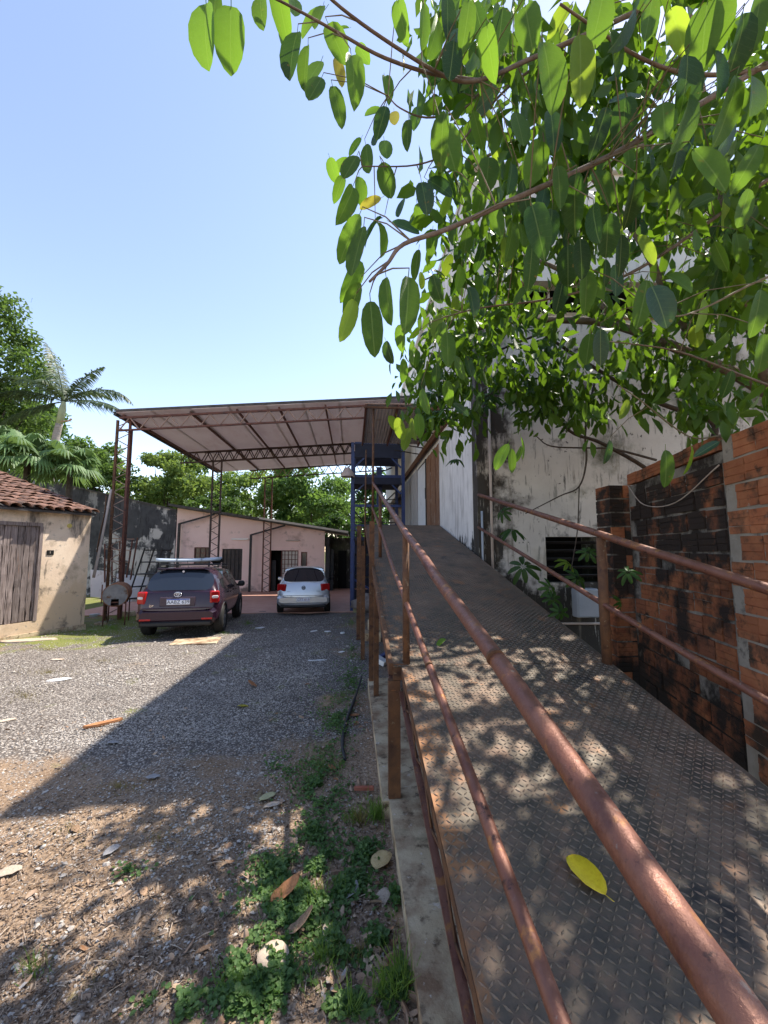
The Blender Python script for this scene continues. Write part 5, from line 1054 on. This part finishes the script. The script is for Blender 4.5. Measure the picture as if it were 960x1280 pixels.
def frond(base, az, el, L, droop, nl, m, seed, parent, wl=.55, name='frond'):
    g = random.Random(seed); d = Vector((math.cos(az), math.sin(az), 0)); pts = []; p = Vector(base); e = el
    for i in range(13):
        pts.append(p.copy()); p = p+(d*math.cos(e)+Vector((0, 0, math.sin(e))))*L/12; e -= droop/12*(.4+i/8)
    b = MB(); b.tube(pts, [.045*(1-i/13.5) for i in range(13)], 5, False)
    for i in range(nl):
        u = .12+.88*i/nl; f_ = u*12; k = min(11, int(f_)); c = pts[k].lerp(pts[k+1], f_-k); tn = (pts[k+1]-pts[k]).normalized(); sd = tn.cross(Vector((0, 0, 1))).normalized(); upv = sd.cross(tn)
        for s_ in (-1, 1):
            ll = L*wl*.42*math.sin(math.pi*min(.98, u*.85+.14))+.1; dr = (sd*s_*.75+tn*.55+upv*g.uniform(.0, .25)+Vector((0, 0, g.uniform(-.75, -.2)))).normalized()
            wv = tn.cross(dr).normalized().cross(dr)*.038; mid = c+dr*ll*.5; end = c+dr*ll+Vector((0, 0, -ll*.3))
            b.add([c-wv*.6, c+wv*.6, mid+wv, mid-wv, end], [(0, 1, 2, 3), (3, 2, 4)])
    return b.build(name, m, parent)
pc = PY(80, 502, 25); pbase = Vector((PY(68, 560, 25).x-.35, 25, -.5))
pm_ = thing('palm_tree', pbase, 'tall slender palm with feathery fronds left of the canopy', 'palm', 'trees beyond the yard')
MB().tube(spline([pbase, Vector((pbase.x+.25, 25, 3)), PY(68, 560, 25), PY(74, 530, 25)], 6), [.26-.004*i for i in range(19)], 10).build('trunk', mat('palm_trunk', (.24, .21, .18), (.34, .30, .27), 6, .9, bump=.5, stretch=(.3, .3, 5)), pm_)
MB().tube([PY(74, 530, 25), PY(78, 512, 25), pc], [.19, .2, .1], 10).build('crownshaft', mat('crownshaft', (.28, .33, .20), (.34, .37, .24), 4, .6, bump=.1), pm_)
for i, (az, el, L, dr) in enumerate(((R(8), .65, 4.0, 1.9), (R(-12), .05, 4.3, .9), (R(-5), 1.0, 3.0, .7), (R(170), 1.35, 3.9, .5), (R(182), .75, 4.3, 1.5), (R(190), .35, 4.1, 1.4), (R(200), -.35, 3.4, .7), (R(120), 1.0, 3.0, 1.5), (R(60), .9, 3.0, 1.6), (R(265), .8, 2.2, 1.8), (R(150), 1.1, 3.6, 1.1))): frond(pc, az, el, L*1.08, dr*.9, 54, M_palm, i, pm_, .42)
MB().tube([PY(78, 528, 25)+Vector((.05, -.2, 0)), PY(86, 526, 24.8), PY(89, 524, 24.7)], [.03, .05, .06], 6).build('flower_stub', mat('spathe', (.45, .28, .2), None, bump=.1), pm_)
# fan palms behind the hut
def fanleaf(parent, base, az, el, Ls, Rf, seed):
    g = random.Random(seed); d = Vector((math.cos(az)*math.cos(el), math.sin(az)*math.cos(el), math.sin(el))); hub = Vector(base)+d*Ls
    b = MB(); b.tube([base, Vector(base)+d*Ls*.5+Vector((0, 0, .06)), hub], .018, 5, False); sd = d.cross(Vector((0, 0, 1))).normalized(); up = sd.cross(d)
    n = 30
    for i in range(n):
        a = -2.2+4.4*i/(n-1); dr = d*math.cos(a)+sd*math.sin(a)+up*.12; r = Rf*(.8+.2*math.cos(a))*g.uniform(.92, 1.05); wv = (sd*math.cos(a)-d*math.sin(a))*Rf*.052; mid = hub+dr*r*.55; end = hub+dr*r+Vector((0, 0, -r*g.uniform(.35, .75)))
        b.add([hub, mid-wv, mid+up*.02, mid+wv, mid.lerp(end, .6)-wv*.5, mid.lerp(end, .6)+wv*.5, end], [(0, 2, 1), (0, 3, 2), (1, 2, 4), (2, 5, 4), (2, 3, 5), (4, 5, 6)])
    b.build('fan_leaf', M_fan, parent)
for i, (px, py, y, lab, n) in enumerate(((35, 572, 17.5, 'fan palm with drooping leaf segments rising right behind the hut roof', 26), (88, 588, 18.0, 'smaller fan palm with hanging tips between hut roof and mouldy wall', 20), (-5, 566, 18.5, 'fan palm at the left picture edge above the hut roof', 16))):
    c = PY(px, py, y); fp = thing('fan_palm', (c.x, c.y, -.4), lab, 'palm', 'fan palms behind the hut'); MB().tube([(c.x, c.y, -.5), (c.x+.05, c.y, c.z*.5), c], [.16, .14, .11], 8).build('trunk', M_barkdk, fp)
    g = random.Random(i+40)
    for k in range(n): fanleaf(fp, c, k*2.4+g.uniform(-.3, .3), g.uniform(-.5, 1.2), g.uniform(.5, .9), g.uniform(.75, 1.0), k+i*50)

# ------------------------------------------------------------------ ground cover
def fnoise(x, y): return math.sin(1.7*x+.3)*math.cos(1.3*y-.7)+.6*math.sin(3.7*x-2.1*y)+.4*math.cos(5.3*y+4.1*x)
# crushed stone
ICO = np.array([(0, 0, 1), (.9, 0, .3), (.28, .85, .3), (-.72, .52, .3), (-.72, -.52, .3), (.28, -.85, .3), (0, 0, -.5)])
ICOF = np.array([(0, 1, 2), (0, 2, 3), (0, 3, 4), (0, 4, 5), (0, 5, 1), (6, 2, 1), (6, 3, 2), (6, 4, 3), (6, 5, 4), (6, 1, 5)])
g = np.random.default_rng(5); pts = []
while len(pts) < 26000:
    px, py = g.uniform(-5, 480), 690+590*g.random()**1.35
    if py < 772: continue
    p = PG(px, py)
    if p.x > .2 or p.x < -7: continue
    wgt = (1 if p.y > 4.2 else .16 if p.y > 2.6 else .04)*(1 if p.x < -.45 else .3)
    if p.y > 3.5 and p.x < -4.0: wgt *= .5
    if g.random() < wgt*min(1, max(.15, .75+.5*fnoise(p.x*1.3, p.y*1.1))): pts.append((p.x, p.y, p.z+bumpz(p.x, p.y)))
P = np.array(pts); n = len(P)
SCs = (.0055+.0075*g.random(n)**2+np.where(g.random(n) < .03, g.uniform(.004, .014, n), 0))[:, None]*np.stack([g.uniform(.7, 1.2, n), g.uniform(.7, 1.2, n), g.uniform(.45, .8, n)], 1)*np.where(P[:, 1] > 6, 1.5, 1)[:, None]
a = g.uniform(0, 6.28, n); Vv, Ff = scatter(ICO, ICOF, P+np.array([0, 0, .002]), np.stack([np.cos(a), np.sin(a), g.normal(0, .25, n)], 1), np.tile((0, 0, 1.), (n, 1))+g.normal(0, .3, (n, 3)), SCs)
tag(link('gravel', npmesh('gravel', Vv, Ff, M_gravel)), 'grey crushed stone spread over the driveway', 'gravel', kind='stuff')
# fine dry litter chips and straw
CH = np.array([(-.5, -1, 0), (.5, -.8, .15), (.6, .9, 0), (-.4, 1, .25), (0, 0, -.15)]); CHF = np.array([(0, 1, 4), (1, 2, 4), (2, 3, 4), (3, 0, 4)])
pts = []
while len(pts) < 17000:
    px, py = g.uniform(-10, 560), 800+480*g.random()**.8; p = PG(px, py)
    if p.x > .24: continue
    wgt = (1 if p.y < 3.4 else .35 if p.y < 5 else .08)+(.5 if p.x > -.8 and p.y < 6 else 0)
    if g.random() < wgt: pts.append((p.x, p.y, p.z+bumpz(p.x, p.y)+.006))
P = np.array(pts); n = len(P); a = g.uniform(0, 6.28, n); sz = .004+.013*g.random(n)**3
Vv, Ff = scatter(CH, CHF, P, np.stack([np.cos(a), np.sin(a), g.normal(0, .3, n)], 1), np.tile((0, 0, 1.), (n, 1))+g.normal(0, .45, (n, 3)), np.stack([sz*g.uniform(.15, .9, n), sz*g.uniform(.8, 1.9, n), sz], 1))
tag(link('leaf_litter', npmesh('leaf_litter', Vv, Ff, M_litter)), 'fine brown dry leaf litter on the dirt', 'litter', kind='stuff')
# curled dead leaves drifted along the footing and thinly over the dirt
DL = leaf_template(.26, .35, .35, 5, .05, .05); pts = []
while len(pts) < 230:
    px, py = (g.normal(455, 45), g.uniform(850, 1280)) if len(pts) < 150 else (g.uniform(0, 470), g.uniform(880, 1280)); p = PG(px, py)
    if p.x < .24: pts.append((p.x, p.y, p.z+bumpz(p.x, p.y)+.012))
P = np.array(pts); n = len(P); a = g.uniform(0, 6.28, n); tri = [t_ for f in DL[1] for t_ in ((f[0], f[1], f[2]), (f[0], f[2], f[3]))]
Vv, Ff = scatter(DL[0], tri, P, np.stack([np.cos(a), np.sin(a), g.normal(0, .2, n)], 1), np.tile((0, 0, 1.), (n, 1))*np.where(g.random(n) < .5, 1, -1)[:, None]+g.normal(0, .35, (n, 3)), g.uniform(.03, .075, n)*np.where(P[:, 0] > -.8, 1, .7))
M_dead = mat('curled_dead_leaves', (.22, .12, .07), (.42, .31, .22), 7, .85, bump=.3, lo=.3, hi=.7, detail=1, stains=[((.30, .28, .27), 9, .60, .63), ((.36, .17, .07), 11, .60, .64)])
tag(link('dead_leaves', npmesh('dead_leaves', Vv, Ff, M_dead)), 'small curled brown dead leaves drifted along the footing', 'litter', kind='stuff')
# weeds: small lobed leaflets in mounds
WT = np.array([(0, 0, 0), (-.42, .35, .10), (-.40, .8, .05), (0, 1, -.05), (.40, .8, .05), (.42, .35, .10), (0, .55, -.08)]); WTF = np.array([(0, 6, 1), (1, 6, 2), (2, 6, 3), (3, 6, 4), (4, 6, 5), (5, 6, 0)])
PATCH = [(370, 1130, 75, 60, 900), (330, 1220, 60, 60, 700), (430, 1110, 60, 40, 420), (400, 1075, 55, 35, 380), (300, 1260, 50, 30, 350), (215, 1265, 40, 22, 260), (400, 985, 45, 55, 620), (420, 900, 40, 60, 520), (440, 850, 26, 40, 300), (500, 1230, 25, 40, 200), (455, 1060, 35, 30, 220), (420, 1180, 40, 40, 320), (355, 960, 30, 22, 120), (470, 1180, 30, 30, 160), (495, 1120, 12, 20, 80), (345, 1085, 45, 25, 200), (390, 1040, 30, 20, 130), (440, 815, 20, 30, 160), (500, 1010, 8, 10, 30), (435, 1260, 50, 22, 180), (160, 1090, 40, 12, 25)]
Ps, Ss = [], []
for cx, cy, rx, ry, n in PATCH:
    for i in range(int(n*3.0)):
        u = g.uniform(0, 6.28); r = abs(g.normal(0, .48)); p = PG(cx+rx*r*math.cos(u), cy+ry*r*math.sin(u))
        if p.x > .25: continue
        if fnoise(p.x*6, p.y*6) < -.5: continue
        Ps.append((p.x, p.y, p.z+bumpz(p.x, p.y)+g.uniform(.004, .045)*(1-.6*min(1, r)))); Ss.append(g.uniform(.012, .030))
P = np.array(Ps); n = len(P); a = g.uniform(0, 6.28, n)
Vv, Ff = scatter(WT, WTF, P, np.stack([np.cos(a), np.sin(a), g.normal(.1, .3, n)], 1), np.tile((0, 0, 1.), (n, 1))+g.normal(0, .45, (n, 3)), np.array(Ss))
tag(link('weeds', npmesh('weeds', Vv, Ff, M_weed, False)), 'low green clover like weeds along the ramp footing', 'weeds', kind='stuff')
# grass: tufts by the footing, turf by the hut
BLT = np.array([(-.5, 0, 0), (.5, 0, 0), (-.42, .4, .02), (.42, .4, .02), (-.25, .75, .1), (.25, .75, .1), (0, 1, .24)]); BLF = np.array([(0, 1, 3), (0, 3, 2), (2, 3, 5), (2, 5, 4), (4, 5, 6)])
def grass(name, specs, m, lab):
    Ps, Ax, Sc = [], [], []
    for cx, cy, rx, ry, n, h in specs:
        for i in range(n):
            u = g.uniform(0, 6.28); r = abs(g.normal(0, .5)); p = PG(cx+rx*r*math.cos(u), cy+ry*r*math.sin(u))
            if .24 < p.x < .7 and p.y < 6: continue
            ln = g.normal(0, .45, 2); Ps.append((p.x, p.y, p.z+bumpz(p.x, p.y)-.004)); Ax.append((ln[0], ln[1], 1)); hh = h*g.uniform(.45, 1.15); Sc.append((max(.003, hh*.035), hh, hh))
    n = len(Ps); Vv, Ff = scatter(BLT, BLF, Ps, np.array(Ax), g.normal(0, 1, (n, 3)), np.array(Sc)); tag(link(name, npmesh(name, Vv, Ff, m)), lab, 'grass', kind='stuff')
grass('grass', [(470, 1020, 24, 16, 170, .15), (485, 1010, 14, 10, 120, .14), (440, 1022, 20, 12, 70, .10), (505, 1235, 22, 30, 110, .17), (480, 1250, 24, 24, 70, .14), (400, 1120, 40, 30, 60, .14), (440, 1270, 24, 14, 60, .12), (40, 1210, 30, 20, 60, .09), (425, 960, 18, 20, 50, .07), (500, 1150, 12, 30, 40, .08),
                (70, 790, 60, 8, 700, .10), (140, 785, 30, 10, 600, .11), (155, 775, 22, 10, 500, .12), (310, 780, 24, 9, 380, .08), (440, 778, 22, 16, 420, .09), (430, 870, 30, 50, 260, .06), (400, 960, 40, 50, 260, .07), (350, 1120, 60, 50, 260, .08), (400, 1200, 60, 50, 260, .08), (300, 1240, 50, 30, 160, .08), (100, 800, 70, 5, 300, .07), (280, 792, 20, 5, 160, .07), (115, 790, 30, 6, 400, .09)], M_grass, 'fresh green grass tufts beside the footing and around the hut')
grass('dry_grass', [(420, 1190, 30, 22, 200, .05), (450, 1190, 25, 18, 120, .05), (150, 985, 40, 10, 120, .05), (60, 840, 70, 12, 420, .05), (30, 870, 50, 14, 300, .05), (130, 825, 50, 8, 260, .05), (450, 1025, 22, 10, 90, .10), (200, 1050, 70, 30, 140, .04), (90, 1040, 60, 26, 120, .04), (60, 812, 60, 6, 320, .06)], M_drygrass, 'yellowed dry grass in thin patches on the driveway')
# straw and thin twigs
ST = MB()
for i in range(230):
    p = PG(g.uniform(0, 520), 860+420*g.random()); 
    if p.x > .2: continue
    a = g.uniform(0, 6.28); L_ = g.uniform(.02, .09); d = Vector((math.cos(a), math.sin(a), g.uniform(-.05, .1)))*L_; p.z += .01+bumpz(p.x, p.y); ST.tube([p, p+d*.5+Vector((0, 0, .004)), p+d], g.uniform(.0008, .0022), 4, False)
tag(ST.build('straw', M_drypale), 'scattered straw and thin twigs on the dirt', 'straw', kind='stuff')

# ------------------------------------------------------------------ single fallen leaves and litter
def fallen(px, py, lp, az, m, lab, name='fallen_leaf', k=0, lift=.012, curl=None, wd=.27, deckh=None, cat='leaf', grp='leaves lying on the ground'):
    p = PG(px, py) if deckh is None else PR(px, py, deckh); d = (p-EYE).dot(_F); L_ = lp*d/500*(.92 if deckh else .78)
    T = leaf_template(wd, curl if curl is not None else .1, .22, 8, .2 if 'stalk' in lab else .06, .012 if deckh else .04); b = MB(); b.add(T[0], T[1], True); o = b.build(name, m)
    o.location = p+Vector((0, 0, lift*.6+(bumpz(p.x, p.y) if deckh is None else 0))); o.scale = (L_, L_, L_); o.rotation_euler = (R(6) if deckh is None else math.atan(SL)*math.cos(az), R(q.uniform(-10, 10)) if deckh is None else math.atan(SL)*math.sin(az)*-1, az)
    md = o.modifiers.new('t', 'SOLIDIFY'); md.thickness = .006; return tag(o, lab, cat, grp)
fallen(757, 1120, 60, R(22), M_yleaf, 'bright yellow leaf with a thin stalk lying on the ramp plate', deckh=.012, wd=.3, curl=.02, lift=.006)
fallen(557, 800, 16, R(120), M_leafb, 'pale green crumpled leaf on the ramp further up', deckh=.03, curl=.5, lift=.01)
fallen(358, 1215, 55, R(60), M_drypale, 'large pale beige dry leaf in the weeds at bottom centre', wd=.42, lift=.03)
fallen(338, 1130, 48, R(-70), M_dryorange, 'curled orange brown leaf on top of the weeds', curl=-.4, lift=.035)
fallen(418, 1188, 42, R(20), M_drypale, 'upright pinkish pale dry leaf right of the large beige one', lift=.03, wd=.3)
fallen(470, 1088, 42, R(-30), mat('tan_leaf', (.42, .30, .13), (.5, .37, .19), 12, .8, coord='obj'), 'tan yellow lobed dry leaf near the footing edge', wd=.4, lift=.02)
fallen(486, 1115, 36, R(140), M_drypale, 'beige folded dry leaf touching the footing', curl=.4, lift=.02)
fallen(358, 1172, 44, R(-85), M_dryleaf, 'dull brown rolled leaf below the orange curled one', curl=-.6, lift=.02)
fallen(345, 993, 28, R(130), mat('greenish_leaf', (.36, .33, .16), (.42, .38, .22), 12, .8, coord='obj'), 'greenish tan leaf on bare dirt, upper of a pair', lift=.012)
fallen(352, 1004, 28, R(110), M_drypale, 'pale tan leaf on bare dirt, lower of a pair', lift=.012)
fallen(150, 1058, 26, R(150), M_drygrey, 'small silvery grey leaf on the brown dirt left of centre', lift=.014)
fallen(28, 1088, 34, R(110), M_drypale, 'pale tan leaf lying near the left picture edge', lift=.012)
fallen(148, 930, 20, R(80), M_drygrey, 'flat grey leaf at the shadow edge on gravel', lift=.012)
fallen(200, 975, 22, R(95), M_drygrey, 'light grey leaf on dirt below the gravel shadow', lift=.012)
fallen(310, 884, 18, R(80), M_leafy, 'yellow green leaf on the shaded gravel', lift=.012)
fallen(320, 860, 18, R(60), M_dryorange, 'small orange leaf on the shaded gravel', curl=-.3, lift=.015)
fallen(418, 966, 20, R(30), M_dryorange, 'orange red leaf between weeds beside the black stick', lift=.02)
fallen(450, 896, 18, R(100), M_dryorange, 'orange brown leaf beside the footing near the black stick top', lift=.015)
fallen(180, 1122, 20, R(30), M_dryleaf, 'reddish brown leaf alone on dirt at lower left', lift=.012)
fallen(448, 1118, 44, R(70), M_drygrey, 'crumpled silver grey dead leaf clump beside the footing', curl=.7, lift=.03, wd=.4)
fallen(432, 1105, 34, R(160), M_dryleaf, 'brown crumpled leaf left of the silver clump', curl=.6, lift=.03, wd=.35)
fallen(265, 1190, 26, R(120), M_dryleaf, 'narrow brown leaf at the edge of the lower weeds', lift=.012, wd=.15)
fallen(465, 1260, 40, R(10), M_dryleaf, 'dark brown leaf at bottom beside the footing', lift=.02)
fallen(95, 1045, 22, R(40), M_dryleaf, 'small dull leaf left of the silvery leaf', lift=.012)
fallen(240, 1130, 24, R(200), M_dryleaf, 'dark dry leaf in the middle of the dirt', lift=.012)
fallen(505, 1010, 14, R(200), M_dryleaf, 'tiny brown leaf on the concrete footing', lift=.11)
def flat(px, py, w_, h_, az, m, lab, name, cat, th=.008, group=None):
    p = PG(px, py); d = (p-EYE).length; b = MB(); n = 9; g2 = random.Random(px); pl = [(w_*.5*math.cos(2*math.pi*k/n)*g2.uniform(.75, 1.1), h_*.5*math.sin(2*math.pi*k/n)*g2.uniform(.75, 1.1)) for k in range(n)]
    b.add([(x, y, 0) for x, y in pl]+[(x*.97, y*.97, th+.01*g2.random()*th*20) for x, y in pl], [tuple(range(n))[::-1], tuple(range(n, 2*n))]+[(k, (k+1) % n, n+(k+1) % n, n+k) for k in range(n)])
    o = b.build(name, m); o.location = p+Vector((0, 0, .006+bumpz(p.x, p.y))); o.rotation_euler = (0, 0, az); return tag(o, lab, cat, group)
flat(35, 802, 1.15, .35, R(10), M_drypale, 'long pale flattened board on the grass in front of the hut', 'pale_board', 'board', .02)
flat(74, 850, .30, .16, R(20), M_paper, 'white scrap of paper on the dry grass', 'paper_scrap', 'litter', .004)
flat(72, 825, .22, .12, R(0), M_drypale, 'beige scrap on the gravel behind the white paper', 'cardboard_scrap', 'litter', .006)
flat(395, 824, .45, .06, R(5), M_paper, 'long thin white strip on the shaded gravel', 'plastic_strip', 'litter', .004)
flat(427, 816, .14, .09, R(40), M_paper, 'white scrap on gravel right of the thin strip', 'paper_scrap', 'litter', .006)
flat(325, 784, .28, .16, R(40), M_paper, 'white scrap on the gravel between the two cars', 'paper_scrap', 'litter', .01)
flat(392, 790, .22, .1, R(40), M_paper, 'white scrap on the gravel below the silver car', 'paper_scrap', 'litter', .01)
flat(409, 791, .18, .12, R(10), M_paper, 'second white scrap below the silver car, further right', 'paper_scrap', 'litter', .01)
flat(428, 792, .16, .12, R(80), M_paper, 'small bright scrap on the grass before the blue hoist', 'paper_scrap', 'litter', .02)
flat(8, 903, .2, .08, R(30), M_drypale, 'beige scrap at the left edge of the lit gravel', 'cardboard_scrap', 'litter', .006)
flat(130, 908, .36, .09, R(35), M_dryorange, 'brown splintered wood piece on the shadow edge', 'wood_splinter', 'wood', .02)
flat(118, 770, .3, .2, R(35), M_galv, 'grey stone slab under the drum grill', 'stone_slab', 'stone', .06); flat(125, 781, .35, .2, R(5), M_conc, 'flat stone in the grass before the drum grill', 'stone_slab', 'stone', .04)
flat(160, 770, .5, .3, R(35), M_conc, 'rubble stone between drum grill and dark car', 'rubble_stone', 'stone', .12)
sb_ = PG(245, 803); tag(MB().rbox((0, 0, 0), (.45, .28, .03), .01).build('concrete_slab', M_conc, M=Matrix.Translation(sb_+Vector((0, 0, .01))) @ Matrix.Rotation(R(8), 4, 'Z')), 'flat sunlit concrete slab on the ground behind the dark car', 'slab')
p0 = PG(430, 1000); tag(MB().rbox((0, 0, 0), (.075, .012, .014), .003).build('red_bar', M_brickred, M=Matrix.Translation(PG(455, 988)+Vector((0, 0, .016))) @ Matrix.Rotation(R(-4), 4, 'Z')), 'short red steel bar lying against the footing', 'bar')
cb = PG(468, 832); tag(MB().rbox((0, 0, 0), (.11, .07, .04), .006).build('carton', M_paper, M=Matrix.Translation(cb+Vector((.1, 0, .08))) @ Matrix.Rotation(R(-35), 4, 'Z') @ Matrix.Rotation(R(20), 4, 'Y')), 'crushed white carton by the rusty ramp leg', 'carton')
tag(MB().rbox((0, 0, 0), (.08, .05, .03), .006).build('carton', M_blue, M=Matrix.Translation(cb+Vector((.16, .2, .1))) @ Matrix.Rotation(R(25), 4, 'Z') @ Matrix.Rotation(R(-20), 4, 'Y')), 'small blue carton behind the white one at the ramp leg', 'carton')
tag(MB().tube(spline([PG(452, 855)+Vector((0, 0, .10)), PG(445, 875)+Vector((0, 0, .06)), PG(433, 905)+Vector((0, 0, .03)), PG(428, 930)+Vector((0, 0, .02)), PG(431, 953)+Vector((0, 0, .02))], 5), [.012]*6+[.019]*10+[.014]*5, 7).build('black_stick', mat('charred_stick', (.02, .022, .024), (.04, .04, .04), 20, .7, bump=.5)), 'curved black stick lying in the weeds beside the footing', 'stick')
